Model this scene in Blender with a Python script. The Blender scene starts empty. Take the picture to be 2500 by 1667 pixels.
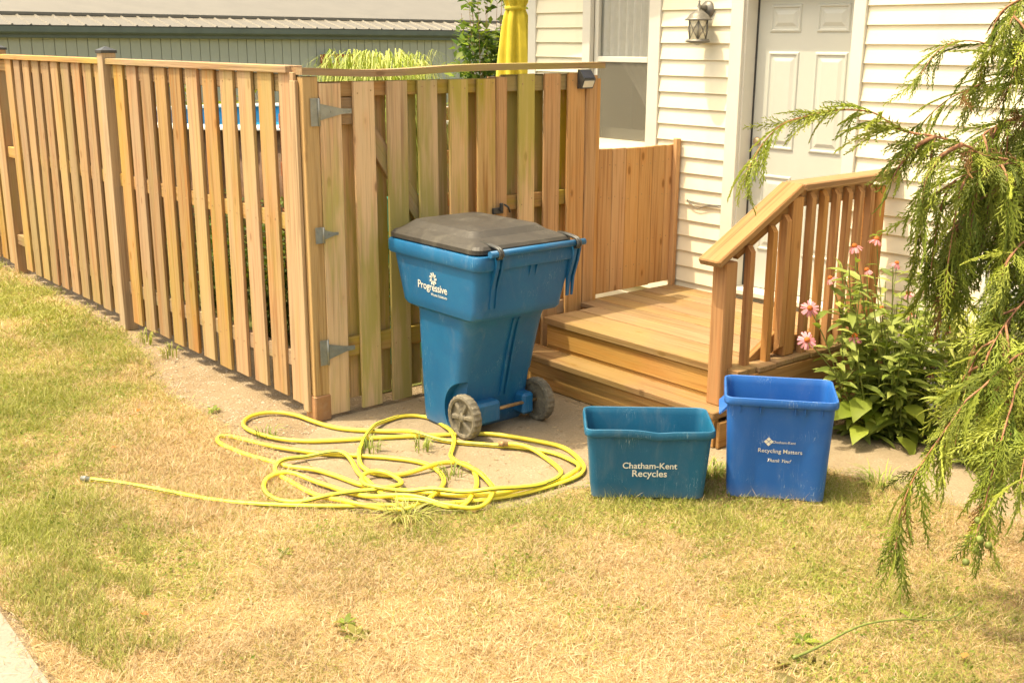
import bpy, math, random
import numpy as np
from mathutils import Vector, Matrix, Euler

random.seed(7)
RNG = np.random.default_rng(11)
SC = bpy.context.scene
COL = SC.collection

# ------------------------------------------------------------------ camera
cam_d = bpy.data.cameras.new('camera')
cam = bpy.data.objects.new('camera', cam_d)
COL.objects.link(cam)
cr = Vector((0.639165, 0.769053, 0.005073))
cdn = Vector((0.202164, -0.161649, -0.965919))
cf = Vector((-0.742022, 0.618407, -0.258795))
mw = Matrix((cr, -cdn, -cf)).transposed().to_4x4()
mw.translation = Vector((4.9856, -2.7943, 1.9397))
cam.matrix_world = mw
cam_d.sensor_width = 36.0
cam_d.lens = 39.29
cam_d.clip_start = 0.05
cam_d.clip_end = 500.0
SC.camera = cam

# ------------------------------------------------------------------ world and sun
SUN_TRAVEL = Vector((0.23, 0.335, -1.0)).normalized()
world = bpy.data.worlds.new('World')
SC.world = world
world.use_nodes = True
wn = world.node_tree
wn.nodes.clear()
wo = wn.nodes.new('ShaderNodeOutputWorld')
wb = wn.nodes.new('ShaderNodeBackground')
sky = wn.nodes.new('ShaderNodeTexSky')
sky.sky_type = 'NISHITA'
sky.sun_disc = False
sky.sun_elevation = math.asin(-SUN_TRAVEL.z)
sky.sun_rotation = math.atan2(-SUN_TRAVEL.x, -SUN_TRAVEL.y)
sky.air_density = 1.0
sky.dust_density = 6.0
sky.ozone_density = 0.3
wb.inputs['Strength'].default_value = 0.15
wn.links.new(sky.outputs[0], wb.inputs['Color'])
wn.links.new(wb.outputs[0], wo.inputs['Surface'])

sun_d = bpy.data.lights.new('sun', 'SUN')
sun_d.energy = 2.0
sun_d.angle = math.radians(0.53)
sun_d.color = (1.0, 0.95, 0.86)
sun = bpy.data.objects.new('sun', sun_d)
COL.objects.link(sun)
sun.rotation_euler = SUN_TRAVEL.to_track_quat('-Z', 'Y').to_euler()
sun.location = (-3, -4, 12)

vs = SC.view_settings
SC.display_settings.display_device = 'sRGB'
vs.view_transform = 'Standard'
vs.look = 'None'
vs.exposure = 1.46
vs.gamma = 1.0
vs.use_curve_mapping = False
try:
    vs.use_white_balance = True
    vs.white_balance_temperature = 8400
    vs.white_balance_tint = 4
except Exception:
    pass
SC.cycles.max_bounces = 8
SC.cycles.transparent_max_bounces = 12
SC.cycles.use_denoising = True

# ------------------------------------------------------------------ node helpers
def new_mat(name):
    m = bpy.data.materials.new(name)
    m.use_nodes = True
    nt = m.node_tree
    nt.nodes.clear()
    out = nt.nodes.new('ShaderNodeOutputMaterial')
    b = nt.nodes.new('ShaderNodeBsdfPrincipled')
    nt.links.new(b.outputs[0], out.inputs['Surface'])
    return m, nt, b

def N(nt, typ, **kw):
    n = nt.nodes.new(typ)
    for k, v in kw.items():
        setattr(n, k, v)
    return n

def S(nt, sock, v):
    if hasattr(v, 'is_output') or isinstance(v, bpy.types.NodeSocket):
        nt.links.new(v, sock)
    else:
        if isinstance(v, (tuple, list)) and len(v) == 3 and sock.type == 'RGBA':
            v = (*v, 1.0)
        sock.default_value = v

def mathn(nt, op, a, b=None, clamp=False):
    n = N(nt, 'ShaderNodeMath', operation=op, use_clamp=clamp)
    S(nt, n.inputs[0], a)
    if b is not None:
        S(nt, n.inputs[1], b)
    return n.outputs[0]

def mixc(nt, f, a, b, blend='MIX'):
    n = N(nt, 'ShaderNodeMix', data_type='RGBA', blend_type=blend)
    S(nt, n.inputs[0], f)
    S(nt, n.inputs[6], a)
    S(nt, n.inputs[7], b)
    return n.outputs[2]

def ramp(nt, f, lo, hi, a=0.0, b=1.0):
    n = N(nt, 'ShaderNodeMapRange')
    n.interpolation_type = 'SMOOTHSTEP'
    S(nt, n.inputs[0], f)
    n.inputs[1].default_value = lo
    n.inputs[2].default_value = hi
    n.inputs[3].default_value = a
    n.inputs[4].default_value = b
    return n.outputs[0]

def noise(nt, vec, scale=5.0, detail=4.0, rough=0.55, dist=0.0):
    n = N(nt, 'ShaderNodeTexNoise')
    if vec is not None:
        S(nt, n.inputs['Vector'], vec)
    n.inputs['Scale'].default_value = scale
    n.inputs['Detail'].default_value = detail
    n.inputs['Roughness'].default_value = rough
    n.inputs['Distortion'].default_value = dist
    return n.outputs[0]

def scaled(nt, vec, s, off=None):
    n = N(nt, 'ShaderNodeVectorMath', operation='MULTIPLY')
    S(nt, n.inputs[0], vec)
    n.inputs[1].default_value = s
    o = n.outputs[0]
    if off is not None:
        a = N(nt, 'ShaderNodeVectorMath', operation='ADD')
        S(nt, a.inputs[0], o)
        S(nt, a.inputs[1], off)
        o = a.outputs[0]
    return o

def bump(nt, b, h, strength=0.3, dist=0.01):
    n = N(nt, 'ShaderNodeBump')
    n.inputs['Strength'].default_value = strength
    n.inputs['Distance'].default_value = dist
    S(nt, n.inputs['Height'], h)
    nt.links.new(n.outputs[0], b.inputs['Normal'])

# ------------------------------------------------------------------ materials
def wood(name, axis, tan, orange, grey, algae=0.0, knots=1.0, orange_amt=0.5, grey_amt=0.5, rough=0.78, vary=1.0):
    """sawn softwood; grain runs along the given local axis; every board gets its own offset and tone"""
    m, nt, b = new_mat(name)
    tc = N(nt, 'ShaderNodeTexCoord')
    oi = N(nt, 'ShaderNodeObjectInfo')
    geo = N(nt, 'ShaderNodeNewGeometry')
    r = oi.outputs['Random']
    off = N(nt, 'ShaderNodeCombineXYZ')
    for i, k in enumerate((37.0, 91.0, 53.0)):
        S(nt, off.inputs[i], mathn(nt, 'MULTIPLY', r, k))
    o = off.outputs[0]
    def st(across, along):
        s = [across] * 3
        s[axis] = along
        return tuple(s)
    obj = tc.outputs['Object']
    fine = noise(nt, scaled(nt, obj, st(150, 3.0), o), 1.0, 4, 0.6, 0.35)
    rings = noise(nt, scaled(nt, obj, st(42, 1.1), o), 1.0, 3, 0.5, 0.9)
    broad = noise(nt, scaled(nt, obj, st(13, 1.3), o), 1.0, 3, 0.55, 0.4)
    worn = noise(nt, scaled(nt, obj, st(17, 2.2), o), 1.0, 4, 0.6, 0.2)
    c = mixc(nt, ramp(nt, broad, 0.45, 0.72, 0.0, orange_amt), tan, orange)
    r2 = mathn(nt, 'FRACT', mathn(nt, 'MULTIPLY', r, 7.31))
    c = mixc(nt, mathn(nt, 'MULTIPLY', ramp(nt, worn, 0.48, 0.7, 0.0, grey_amt), ramp(nt, r2, 0.1, 0.9, 0.35, 1.0)), c, grey)
    c = mixc(nt, ramp(nt, rings, 0.5, 0.66, 0.0, 0.6), c, mixc(nt, 1.0, c, (0.62, 0.52, 0.42), 'MULTIPLY'))
    c = mixc(nt, ramp(nt, fine, 0.48, 0.72, 0.0, 0.5), c, mixc(nt, 1.0, c, (0.6, 0.52, 0.44), 'MULTIPLY'))
    stain = noise(nt, scaled(nt, obj, st(26, 0.7), o), 1.0, 2, 0.5, 0.2)
    c = mixc(nt, ramp(nt, stain, 0.56, 0.72, 0.0, 0.4), c, mixc(nt, 1.0, c, (0.55, 0.50, 0.44), 'MULTIPLY'))
    if knots:
        v = N(nt, 'ShaderNodeTexVoronoi')
        S(nt, v.inputs['Vector'], scaled(nt, obj, st(8.5, 3.6), o))
        v.inputs['Scale'].default_value = 1.0
        kd = ramp(nt, v.outputs['Distance'], 0.06, 0.14, 1.0 * knots, 0.0)
        c = mixc(nt, kd, c, (0.13, 0.065, 0.022))
        kh = ramp(nt, v.outputs['Distance'], 0.12, 0.30, 0.35 * knots, 0.0)
        c = mixc(nt, kh, c, orange)
    if algae:
        an = noise(nt, scaled(nt, geo.outputs['Position'], (2.2, 2.2, 0.9)), 1.0, 3, 0.5, 0.3)
        an2 = noise(nt, scaled(nt, obj, st(20, 2.0), o), 1.0, 3, 0.6)
        sel = ramp(nt, mathn(nt, 'ADD', mathn(nt, 'MULTIPLY', an, 0.7), mathn(nt, 'MULTIPLY', an2, 0.42)), 0.5, 0.68, 0.0, algae)
        c = mixc(nt, sel, c, (0.37, 0.31, 0.045))
    # each board a little lighter or darker
    hv = N(nt, 'ShaderNodeHueSaturation')
    S(nt, hv.inputs['Value'], ramp(nt, r, 0.0, 1.0, 1 - 0.18 * vary, 1 + 0.15 * vary))
    S(nt, hv.inputs['Saturation'], ramp(nt, r2, 0.0, 1.0, 1 - 0.2 * vary, 1 + 0.08 * vary))
    S(nt, hv.inputs['Color'], c)
    nt.links.new(hv.outputs[0], b.inputs['Base Color'])
    b.inputs['Roughness'].default_value = rough
    b.inputs['Specular IOR Level'].default_value = 0.25
    bump(nt, b, mathn(nt, 'ADD', fine, rings), 0.35, 0.004)
    return m

def plain(name, color, rough=0.6, metallic=0.0, spec=0.5, var=0.12, scale=6.0, dirt=None, dirt_amt=0.0, bumpy=0.0, bscale=200.0):
    m, nt, b = new_mat(name)
    tc = N(nt, 'ShaderNodeTexCoord')
    n1 = noise(nt, tc.outputs['Object'], scale, 5, 0.6)
    c = mixc(nt, ramp(nt, n1, 0.3, 0.7), tuple(x * (1 - var) for x in color), tuple(min(1, x * (1 + var)) for x in color))
    if dirt:
        n2 = noise(nt, tc.outputs['Object'], scale * 2.7, 6, 0.65, 0.4)
        c = mixc(nt, ramp(nt, n2, 0.45, 0.75, 0.0, dirt_amt), c, dirt)
    nt.links.new(c, b.inputs['Base Color'])
    b.inputs['Roughness'].default_value = rough
    b.inputs['Metallic'].default_value = metallic
    b.inputs['Specular IOR Level'].default_value = spec
    if bumpy:
        bump(nt, b, noise(nt, tc.outputs['Object'], bscale, 3), bumpy, 0.003)
    return m

def plastic(name, color, fade, scuff, rough=0.42, dust=0.25):
    """moulded polyethylene gone chalky: faded clouds, dust, fine scratches"""
    m, nt, b = new_mat(name)
    tc = N(nt, 'ShaderNodeTexCoord')
    ob = tc.outputs['Object']
    n1 = noise(nt, ob, 4.0, 5, 0.6, 0.3)
    c = mixc(nt, ramp(nt, n1, 0.35, 0.75, 0.0, 0.55), color, fade)
    n2 = noise(nt, scaled(nt, ob, (9, 9, 4)), 1.0, 7, 0.7, 0.6)
    c = mixc(nt, ramp(nt, n2, 0.5, 0.8, 0.0, dust), c, (0.42, 0.39, 0.30))
    sepz = N(nt, 'ShaderNodeSeparateXYZ'); S(nt, sepz.inputs[0], ob)
    low = mathn(nt, 'ADD', sepz.outputs[2], mathn(nt, 'MULTIPLY', n2, 0.16))
    c = mixc(nt, ramp(nt, low, 0.04, 0.17, 0.28, 0.0), c, (0.36, 0.33, 0.25))
    w = noise(nt, scaled(nt, ob, (70, 70, 6)), 1.0, 2, 0.5, 1.2)
    m1 = noise(nt, ob, 7.0, 2, 0.5)
    sc = mathn(nt, 'MULTIPLY', ramp(nt, mathn(nt, 'ABSOLUTE', mathn(nt, 'SUBTRACT', w, 0.5)), 0.0, 0.012, 1.0, 0.0), ramp(nt, m1, 0.52, 0.68))
    c = mixc(nt, mathn(nt, 'MULTIPLY', sc, 0.5), c, scuff)
    sp = noise(nt, ob, 320.0, 2, 0.5)
    c = mixc(nt, ramp(nt, sp, 0.68, 0.78, 0.0, 0.28), c, scuff)
    nt.links.new(c, b.inputs['Base Color'])
    S(nt, b.inputs['Roughness'], ramp(nt, n2, 0.3, 0.8, rough, rough + 0.28))
    b.inputs['Specular IOR Level'].default_value = 0.45
    bump(nt, b, noise(nt, ob, 260.0, 2), 0.06, 0.002)
    return m

def leafmat(name, attr=True, color=(0.1, 0.2, 0.03), trans=0.42, rough=0.55, spec=0.3):
    """foliage: colour from the mesh's own colour attribute, light passes partly through"""
    m = bpy.data.materials.new(name)
    m.use_nodes = True
    nt = m.node_tree
    nt.nodes.clear()
    out = nt.nodes.new('ShaderNodeOutputMaterial')
    b = nt.nodes.new('ShaderNodeBsdfPrincipled')
    t = nt.nodes.new('ShaderNodeBsdfTranslucent')
    mx = nt.nodes.new('ShaderNodeMixShader')
    mx.inputs[0].default_value = trans
    if attr:
        a = N(nt, 'ShaderNodeAttribute', attribute_name='Col')
        c = a.outputs['Color']
    else:
        tc = N(nt, 'ShaderNodeTexCoord')
        n1 = noise(nt, tc.outputs['Object'], 30, 3)
        c = mixc(nt, n1, tuple(x * 0.7 for x in color), tuple(min(1, x * 1.3) for x in color))
    nt.links.new(c, b.inputs['Base Color'])
    nt.links.new(mixc(nt, 1.0, c, (1.0, 1.05, 0.6), 'MULTIPLY'), t.inputs['Color'])
    b.inputs['Roughness'].default_value = rough
    b.inputs['Specular IOR Level'].default_value = spec
    nt.links.new(b.outputs[0], mx.inputs[1])
    nt.links.new(t.outputs[0], mx.inputs[2])
    nt.links.new(mx.outputs[0], out.inputs['Surface'])
    return m

TAN, ORA, GRY = (0.41, 0.255, 0.12), (0.45, 0.195, 0.06), (0.32, 0.24, 0.145)
M = {}
M['fence'] = wood('weathered_cedar_upright', 2, TAN, ORA, GRY, algae=0.30, knots=0.7, orange_amt=0.8, grey_amt=0.6, vary=0.8)
M['rail'] = wood('weathered_cedar_rail_x', 0, TAN, ORA, GRY, algae=0.35, knots=0.6)
M['raily'] = wood('weathered_cedar_rail_y', 1, TAN, ORA, GRY, algae=0.6, knots=0.6)
M['gate'] = wood('gate_cedar_upright', 2, (0.62, 0.40, 0.185), (0.60, 0.29, 0.10), (0.50, 0.38, 0.23), algae=0.9, knots=0.9, vary=0.8)
M['post'] = wood('pale_stained_post', 2, (0.45, 0.30, 0.145), (0.44, 0.26, 0.11), (0.39, 0.27, 0.145), algae=0.0, knots=0.25, orange_amt=0.3)
M['warm'] = wood('stained_pine_upright', 2, (0.55, 0.31, 0.13), (0.55, 0.24, 0.075), (0.46, 0.285, 0.135), knots=0.9, orange_amt=0.45, grey_amt=0.3, vary=0.4)
M['deckx'] = wood('deck_pine_x', 0, (0.305, 0.19, 0.095), (0.31, 0.155, 0.058), (0.25, 0.18, 0.11), algae=0.15, knots=0.7, orange_amt=0.35, vary=0.45)
M['decky'] = wood('deck_pine_y', 1, (0.36, 0.20, 0.08), (0.38, 0.16, 0.048), (0.30, 0.195, 0.10), knots=0.7, vary=0.5)
M['newel'] = wood('stained_pine_post', 2, (0.44, 0.22, 0.08), (0.45, 0.165, 0.042), (0.36, 0.2, 0.09), knots=0.5, orange_amt=0.6, grey_amt=0.25, vary=0.4)
M['riser'] = wood('stained_pine_riser', 0, (0.50, 0.285, 0.11), (0.50, 0.215, 0.06), (0.42, 0.27, 0.12), algae=0.15, knots=0.8, orange_amt=0.6, grey_amt=0.3, vary=0.4)
M['block'] = plain('brown_post_base', (0.36, 0.185, 0.085), 0.85, var=0.15, scale=12, dirt=(0.4, 0.3, 0.2), dirt_amt=0.3)
M['galv'] = plain('galvanised_steel', (0.27, 0.28, 0.25), 0.45, 0.45, var=0.12, scale=25, dirt=(0.33, 0.3, 0.22), dirt_amt=0.4)
M['black'] = plain('black_plastic', (0.035, 0.037, 0.036), 0.4, var=0.2, scale=20, dirt=(0.12, 0.11, 0.09), dirt_amt=0.25)
M['solar'] = plain('solar_cell', (0.02, 0.025, 0.04), 0.15, var=0.2)
M['lens'] = plain('lamp_lens', (0.62, 0.6, 0.5), 0.3, var=0.05)
M['cream'] = plain('cream_vinyl_siding', (0.80, 0.745, 0.575), 0.55, spec=0.35, var=0.03, scale=3, dirt=(0.6, 0.52, 0.36), dirt_amt=0.12, bumpy=0.03, bscale=90)
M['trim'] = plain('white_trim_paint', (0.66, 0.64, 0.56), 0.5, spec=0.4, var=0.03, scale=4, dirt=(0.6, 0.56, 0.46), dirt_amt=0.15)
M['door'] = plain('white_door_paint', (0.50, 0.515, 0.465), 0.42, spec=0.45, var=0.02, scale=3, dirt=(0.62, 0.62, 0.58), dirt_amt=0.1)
M['brass'] = plain('tarnished_brass', (0.55, 0.42, 0.28), 0.35, 0.6, var=0.15, scale=30)
M['curtain'] = plain('sheer_curtain', (0.80, 0.78, 0.70), 0.9, var=0.06, scale=20)
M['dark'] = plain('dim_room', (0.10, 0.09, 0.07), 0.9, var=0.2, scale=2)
M['cart'] = plastic('blue_cart_plastic', (0.0, 0.105, 0.255), (0.0, 0.15, 0.325), (0.35, 0.52, 0.6), 0.38, 0.14)
M['lid'] = plastic('charcoal_lid_plastic', (0.038, 0.034, 0.029), (0.06, 0.054, 0.044), (0.4, 0.38, 0.32), 0.52, 0.14)
M['binteal'] = plastic('teal_box_plastic', (0.0, 0.095, 0.19), (0.0, 0.135, 0.25), (0.4, 0.55, 0.58), 0.42, 0.14)
M['binblue'] = plastic('blue_box_plastic', (0.004, 0.10, 0.38), (0.015, 0.14, 0.44), (0.45, 0.58, 0.68), 0.42, 0.07)
M['wheel'] = plain('dusty_wheel_plastic', (0.13, 0.115, 0.085), 0.75, var=0.25, scale=18, dirt=(0.32, 0.275, 0.2), dirt_amt=0.6)
M['rust'] = plain('rusty_steel', (0.36, 0.23, 0.11), 0.55, 0.3, var=0.25, scale=30)
M['print'] = plain('white_print', (0.72, 0.71, 0.62), 0.6, var=0.12, scale=60)
M['hose'] = plain('yellow_hose', (0.78, 0.66, 0.07), 0.42, var=0.08, scale=8, dirt=(0.5, 0.4, 0.12), dirt_amt=0.25)
M['stripe'] = plain('hose_stripe', (0.10, 0.12, 0.03), 0.5)
M['bronze'] = plain('grey_bronze_metal', (0.17, 0.16, 0.14), 0.45, 0.35, var=0.2, scale=30, dirt=(0.3, 0.28, 0.24), dirt_amt=0.4)
M['grey'] = plain('grey_paint', (0.36, 0.37, 0.35), 0.5, var=0.1, scale=10)
M['umbrella'] = plain('yellow_canvas', (0.60, 0.47, 0.05), 0.85, var=0.1, scale=8, bumpy=0.2, bscale=300)
M['shedwall'] = plain('grey_green_siding', (0.41, 0.425, 0.355), 0.7, var=0.06, scale=2)
M['shedtrim'] = plain('slate_gutter', (0.11, 0.14, 0.13), 0.5, var=0.08, scale=4)
M['shedroof'] = plain('tan_metal_roof', (0.155, 0.14, 0.11), 0.5, var=0.06, scale=2, dirt=(0.13, 0.115, 0.085), dirt_amt=0.3)
M['red'] = plain('red_sign', (0.30, 0.045, 0.03), 0.6, var=0.2, scale=5)
M['poolwall'] = plain('brown_pool_wall', (0.24, 0.135, 0.075), 0.7, var=0.25, scale=14)
M['poolblue'] = plain('blue_pool_liner', (0.02, 0.33, 0.58), 0.4, var=0.15, scale=4)
M['water'] = plain('pool_water', (0.03, 0.38, 0.62), 0.08, var=0.1, scale=3, bumpy=0.3, bscale=6)
M['white'] = plain('white_plastic', (0.74, 0.74, 0.70), 0.45, var=0.04)
M['teal'] = plain('sea_green_plastic', (0.06, 0.46, 0.33), 0.5, var=0.1)
M['redwood'] = plain('red_brown_stain', (0.36, 0.12, 0.05), 0.7, var=0.2, scale=8)
M['bark'] = plain('reddish_bark', (0.30, 0.13, 0.065), 0.85, var=0.35, scale=30, dirt=(0.36, 0.25, 0.16), dirt_amt=0.6, bumpy=0.5, bscale=80)
M['leaf'] = leafmat('leaf_tissue', True)
M['grass'] = leafmat('grass_blade', True, trans=0.25, rough=0.6)
M['petal'] = leafmat('pink_petal', True, trans=0.35)
M['cone'] = plain('orange_seed_cone', (0.52, 0.13, 0.02), 0.7, var=0.35, scale=90, bumpy=1.0, bscale=260)
M['stem'] = plain('green_stem', (0.16, 0.2, 0.045), 0.6, var=0.25, scale=20)
M['asph'] = plain('grey_concrete', (0.42, 0.38, 0.31), 0.9, var=0.12, scale=5)

def ground_mat(name, cols, spots, scale, gravel=0.0, bumps=0.6):
    """patchy ground seen close: three tones, fine speckle and small stones as relief"""
    m, nt, b = new_mat(name)
    geo = N(nt, 'ShaderNodeNewGeometry')
    p = geo.outputs['Position']
    a = noise(nt, p, scale, 6, 0.6, 0.2)
    f = noise(nt, p, 90, 4, 0.65)
    g = noise(nt, p, 330, 2, 0.5)
    c = mixc(nt, ramp(nt, a, 0.35, 0.65), cols[0], cols[1])
    c = mixc(nt, ramp(nt, f, 0.45, 0.7, 0, 0.6), c, cols[2])
    c = mixc(nt, ramp(nt, g, 0.58, 0.72, 0, 0.55), c, spots)
    v = N(nt, 'ShaderNodeTexVoronoi')
    S(nt, v.inputs['Vector'], p)
    v.inputs['Scale'].default_value = 75
    if gravel:
        st = mixc(nt, v.outputs['Color'], (0.30, 0.25, 0.19), (0.56, 0.49, 0.40))
        sel = mathn(nt, 'MULTIPLY', ramp(nt, v.outputs['Distance'], 0.25, 0.45, 1.0, 0.0), ramp(nt, noise(nt, p, 9, 3), 0.48, 0.62, 0, gravel))
        c = mixc(nt, sel, c, st)
    nt.links.new(c, b.inputs['Base Color'])
    b.inputs['Roughness'].default_value = 0.95
    b.inputs['Specular IOR Level'].default_value = 0.15
    h = mathn(nt, 'ADD', mathn(nt, 'MULTIPLY', f, 1.0), mathn(nt, 'MULTIPLY', v.outputs['Distance'], -0.6 if gravel else -0.15))
    bump(nt, b, h, bumps, 0.008)
    return m

M['soil'] = ground_mat('dry_soil', ((0.27, 0.205, 0.133), (0.22, 0.163, 0.10), (0.16, 0.115, 0.07)), (0.35, 0.285, 0.2), 2.2, 0.8, 0.8)
M['concrete'] = ground_mat('worn_concrete', ((0.275, 0.22, 0.148), (0.24, 0.187, 0.122), (0.195, 0.148, 0.094)), (0.355, 0.3, 0.215), 1.6, 0.35, 0.35)
M['walk'] = ground_mat('pavement_concrete', ((0.27, 0.25, 0.205), (0.23, 0.21, 0.17), (0.19, 0.17, 0.135)), (0.36, 0.33, 0.28), 1.6, 0.0, 0.3)
M['thatch'] = ground_mat('lawn_thatch', ((0.36, 0.25, 0.125), (0.30, 0.21, 0.095), (0.22, 0.15, 0.065)), (0.44, 0.33, 0.18), 1.3, 0.0, 1.0)
M['yard'] = ground_mat('yard_turf', ((0.12, 0.14, 0.04), (0.18, 0.15, 0.06), (0.09, 0.10, 0.03)), (0.3, 0.25, 0.12), 1.3, 0.0, 1.0)

# ------------------------------------------------------------------ mesh helpers
def link(o, parent=None):
    COL.objects.link(o)
    if parent is not None:
        o.parent = parent
    return o

def tag(o, label=None, cat=None, group=None, kind=None):
    if label: o['label'] = label
    if cat: o['category'] = cat
    if group: o['group'] = group
    if kind: o['kind'] = kind
    return o

def thing(name, label, cat, loc=(0, 0, 0), rz=0.0, group=None):
    o = bpy.data.objects.new(name, None)
    o.empty_display_size = 0.1
    o.location = loc
    o.rotation_euler = (0, 0, rz)
    link(o)
    return tag(o, label, cat, group)

def obj(name, data, parent=None, loc=(0, 0, 0), rot=(0, 0, 0)):
    """parts are given in world space of their thing's frame when the thing sits at the origin; otherwise in the thing's local frame"""
    o = bpy.data.objects.new(name, data)
    o.location = loc
    o.rotation_euler = rot
    return link(o, parent)

class MB:
    def __init__(s):
        s.v, s.f, s.mi, s.sm = [], [], [], []
    def add(s, vs, fs, mi=0, smooth=False):
        b = len(s.v)
        s.v += [tuple(p) for p in vs]
        for f in fs:
            s.f.append(tuple(b + i for i in f))
            s.mi.append(mi)
            s.sm.append(smooth)
        return s
    def box(s, c, d, bev=0.0, mat=None, mi=0):
        vs, fs = box_geo(d, bev)
        T = Matrix.Translation(Vector(c)) @ (mat.to_4x4() if mat is not None else Matrix())
        return s.add([T @ Vector(p) for p in vs], fs, mi)
    def tube(s, path, r, n=8, cap=True, mi=0, stripe=None):
        P = [Vector(p) for p in path]
        R = r if isinstance(r, (list, tuple)) else [r] * len(P)
        vs, fs = [], []
        t0 = (P[1] - P[0]).normalized()
        up = Vector((0, 0, 1)) if abs(t0.z) < 0.9 else Vector((1, 0, 0))
        nrm = (up - t0 * up.dot(t0)).normalized()
        for i, p in enumerate(P):
            t = (P[min(i + 1, len(P) - 1)] - P[max(i - 1, 0)]).normalized()
            nrm = (nrm - t * nrm.dot(t)).normalized()
            bi = t.cross(nrm)
            for k in range(n):
                a = 2 * math.pi * k / n
                vs.append(p + (nrm * math.cos(a) + bi * math.sin(a)) * R[i])
        base = len(s.v)
        s.v += [tuple(p) for p in vs]
        for i in range(len(P) - 1):
            for k in range(n):
                s.f.append((base + i * n + k, base + i * n + (k + 1) % n, base + (i + 1) * n + (k + 1) % n, base + (i + 1) * n + k))
                s.mi.append(1 if stripe is not None and k == int(stripe[i]) % n else mi)
                s.sm.append(True)
        if cap:
            s.f.append(tuple(base + k for k in range(n))[::-1]); s.mi.append(mi); s.sm.append(False)
            e = base + (len(P) - 1) * n
            s.f.append(tuple(e + k for k in range(n))); s.mi.append(mi); s.sm.append(False)
        return s
    def loft(s, rings, cap0=True, cap1=True, mi=0, smooth=True):
        n = len(rings[0])
        base = len(s.v)
        for r in rings:
            s.v += [tuple(p) for p in r]
        for i in range(len(rings) - 1):
            for k in range(n):
                s.f.append((base + i * n + k, base + i * n + (k + 1) % n, base + (i + 1) * n + (k + 1) % n, base + (i + 1) * n + k))
                s.mi.append(mi); s.sm.append(smooth)
        if cap0:
            s.f.append(tuple(base + k for k in range(n))[::-1]); s.mi.append(mi); s.sm.append(False)
        if cap1:
            e = base + (len(rings) - 1) * n
            s.f.append(tuple(e + k for k in range(n))); s.mi.append(mi); s.sm.append(False)
        return s
    def lathe(s, prof, c=(0, 0, 0), n=16, axis='Z', mi=0):
        rings = []
        for r, h in prof:
            ring = []
            for k in range(n):
                a = 2 * math.pi * k / n
                x, y = r * math.cos(a), r * math.sin(a)
                p = {'Z': (x, y, h), 'Y': (x, -h, y), 'X': (h, x, y)}[axis]
                ring.append((c[0] + p[0], c[1] + p[1], c[2] + p[2]))
            rings.append(ring)
        return s.loft(rings, True, True, mi)
    def mesh(s, name, mats):
        me = bpy.data.meshes.new(name)
        me.from_pydata(s.v, [], s.f)
        for m in (mats if isinstance(mats, (list, tuple)) else [mats]):
            me.materials.append(m)
        me.polygons.foreach_set('material_index', s.mi)
        me.polygons.foreach_set('use_smooth', s.sm)
        me.update()
        return me
    def build(s, name, mats, parent=None, loc=(0, 0, 0), rot=(0, 0, 0)):
        return obj(name, s.mesh(name, mats), parent, loc, rot)

def box_geo(d, bev=0.0):
    hx, hy, hz = d[0] / 2, d[1] / 2, d[2] / 2
    if bev <= 0:
        vs = [(x * hx, y * hy, z * hz) for x in (-1, 1) for y in (-1, 1) for z in (-1, 1)]
        fs = [(0, 1, 3, 2), (4, 6, 7, 5), (0, 4, 5, 1), (2, 3, 7, 6), (0, 2, 6, 4), (1, 5, 7, 3)]
        return vs, fs
    vs, ix = [], {}
    for x in (-1, 1):
        for y in (-1, 1):
            for z in (-1, 1):
                for ax in range(3):
                    h = [hx - bev, hy - bev, hz - bev]
                    h[ax] = (hx, hy, hz)[ax]
                    ix[(x, y, z, ax)] = len(vs)
                    vs.append((x * h[0], y * h[1], z * h[2]))
    fs = []
    sg = (-1, 1)
    def orient(f, nrm):
        a, b_, c = (Vector(vs[f[0]]), Vector(vs[f[1]]), Vector(vs[f[2]]))
        return f if (b_ - a).cross(c - a).dot(Vector(nrm)) > 0 else f[::-1]
    for ax in range(3):
        o1, o2 = [a for a in range(3) if a != ax]
        for sgn in sg:
            q = []
            for (p, r) in ((-1, -1), (1, -1), (1, 1), (-1, 1)):
                k = [0, 0, 0]; k[ax] = sgn; k[o1] = p; k[o2] = r
                q.append(ix[(k[0], k[1], k[2], ax)])
            nrm = [0, 0, 0]; nrm[ax] = sgn
            fs.append(orient(tuple(q), nrm))
        for p in sg:
            for r in sg:
                k0 = [0, 0, 0]; k0[o1] = p; k0[o2] = r; k1 = list(k0)
                k0[ax] = -1; k1[ax] = 1
                f = (ix[(*k0, o1)], ix[(*k1, o1)], ix[(*k1, o2)], ix[(*k0, o2)])
                nrm = [0, 0, 0]; nrm[o1] = p; nrm[o2] = r
                fs.append(orient(f, nrm))
    for x in sg:
        for y in sg:
            for z in sg:
                fs.append(orient(tuple(ix[(x, y, z, a)] for a in range(3)), (x, y, z)))
    return vs, fs

_cache = {}
def board(name, parent, c, d, mat, bev=0.003, rot=(0, 0, 0), jig=0.0):
    """one sawn piece; pieces of one size share their mesh"""
    key = (tuple(round(x, 4) for x in d), mat.name, bev)
    me = _cache.get(key)
    if me is None:
        vs, fs = box_geo(d, bev)
        mb = MB().add(vs, fs)
        me = mb.mesh(name, mat)
        _cache[key] = me
    r = tuple(a + random.uniform(-jig, jig) for a in rot)
    return obj(name, me, parent, c, r)

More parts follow.
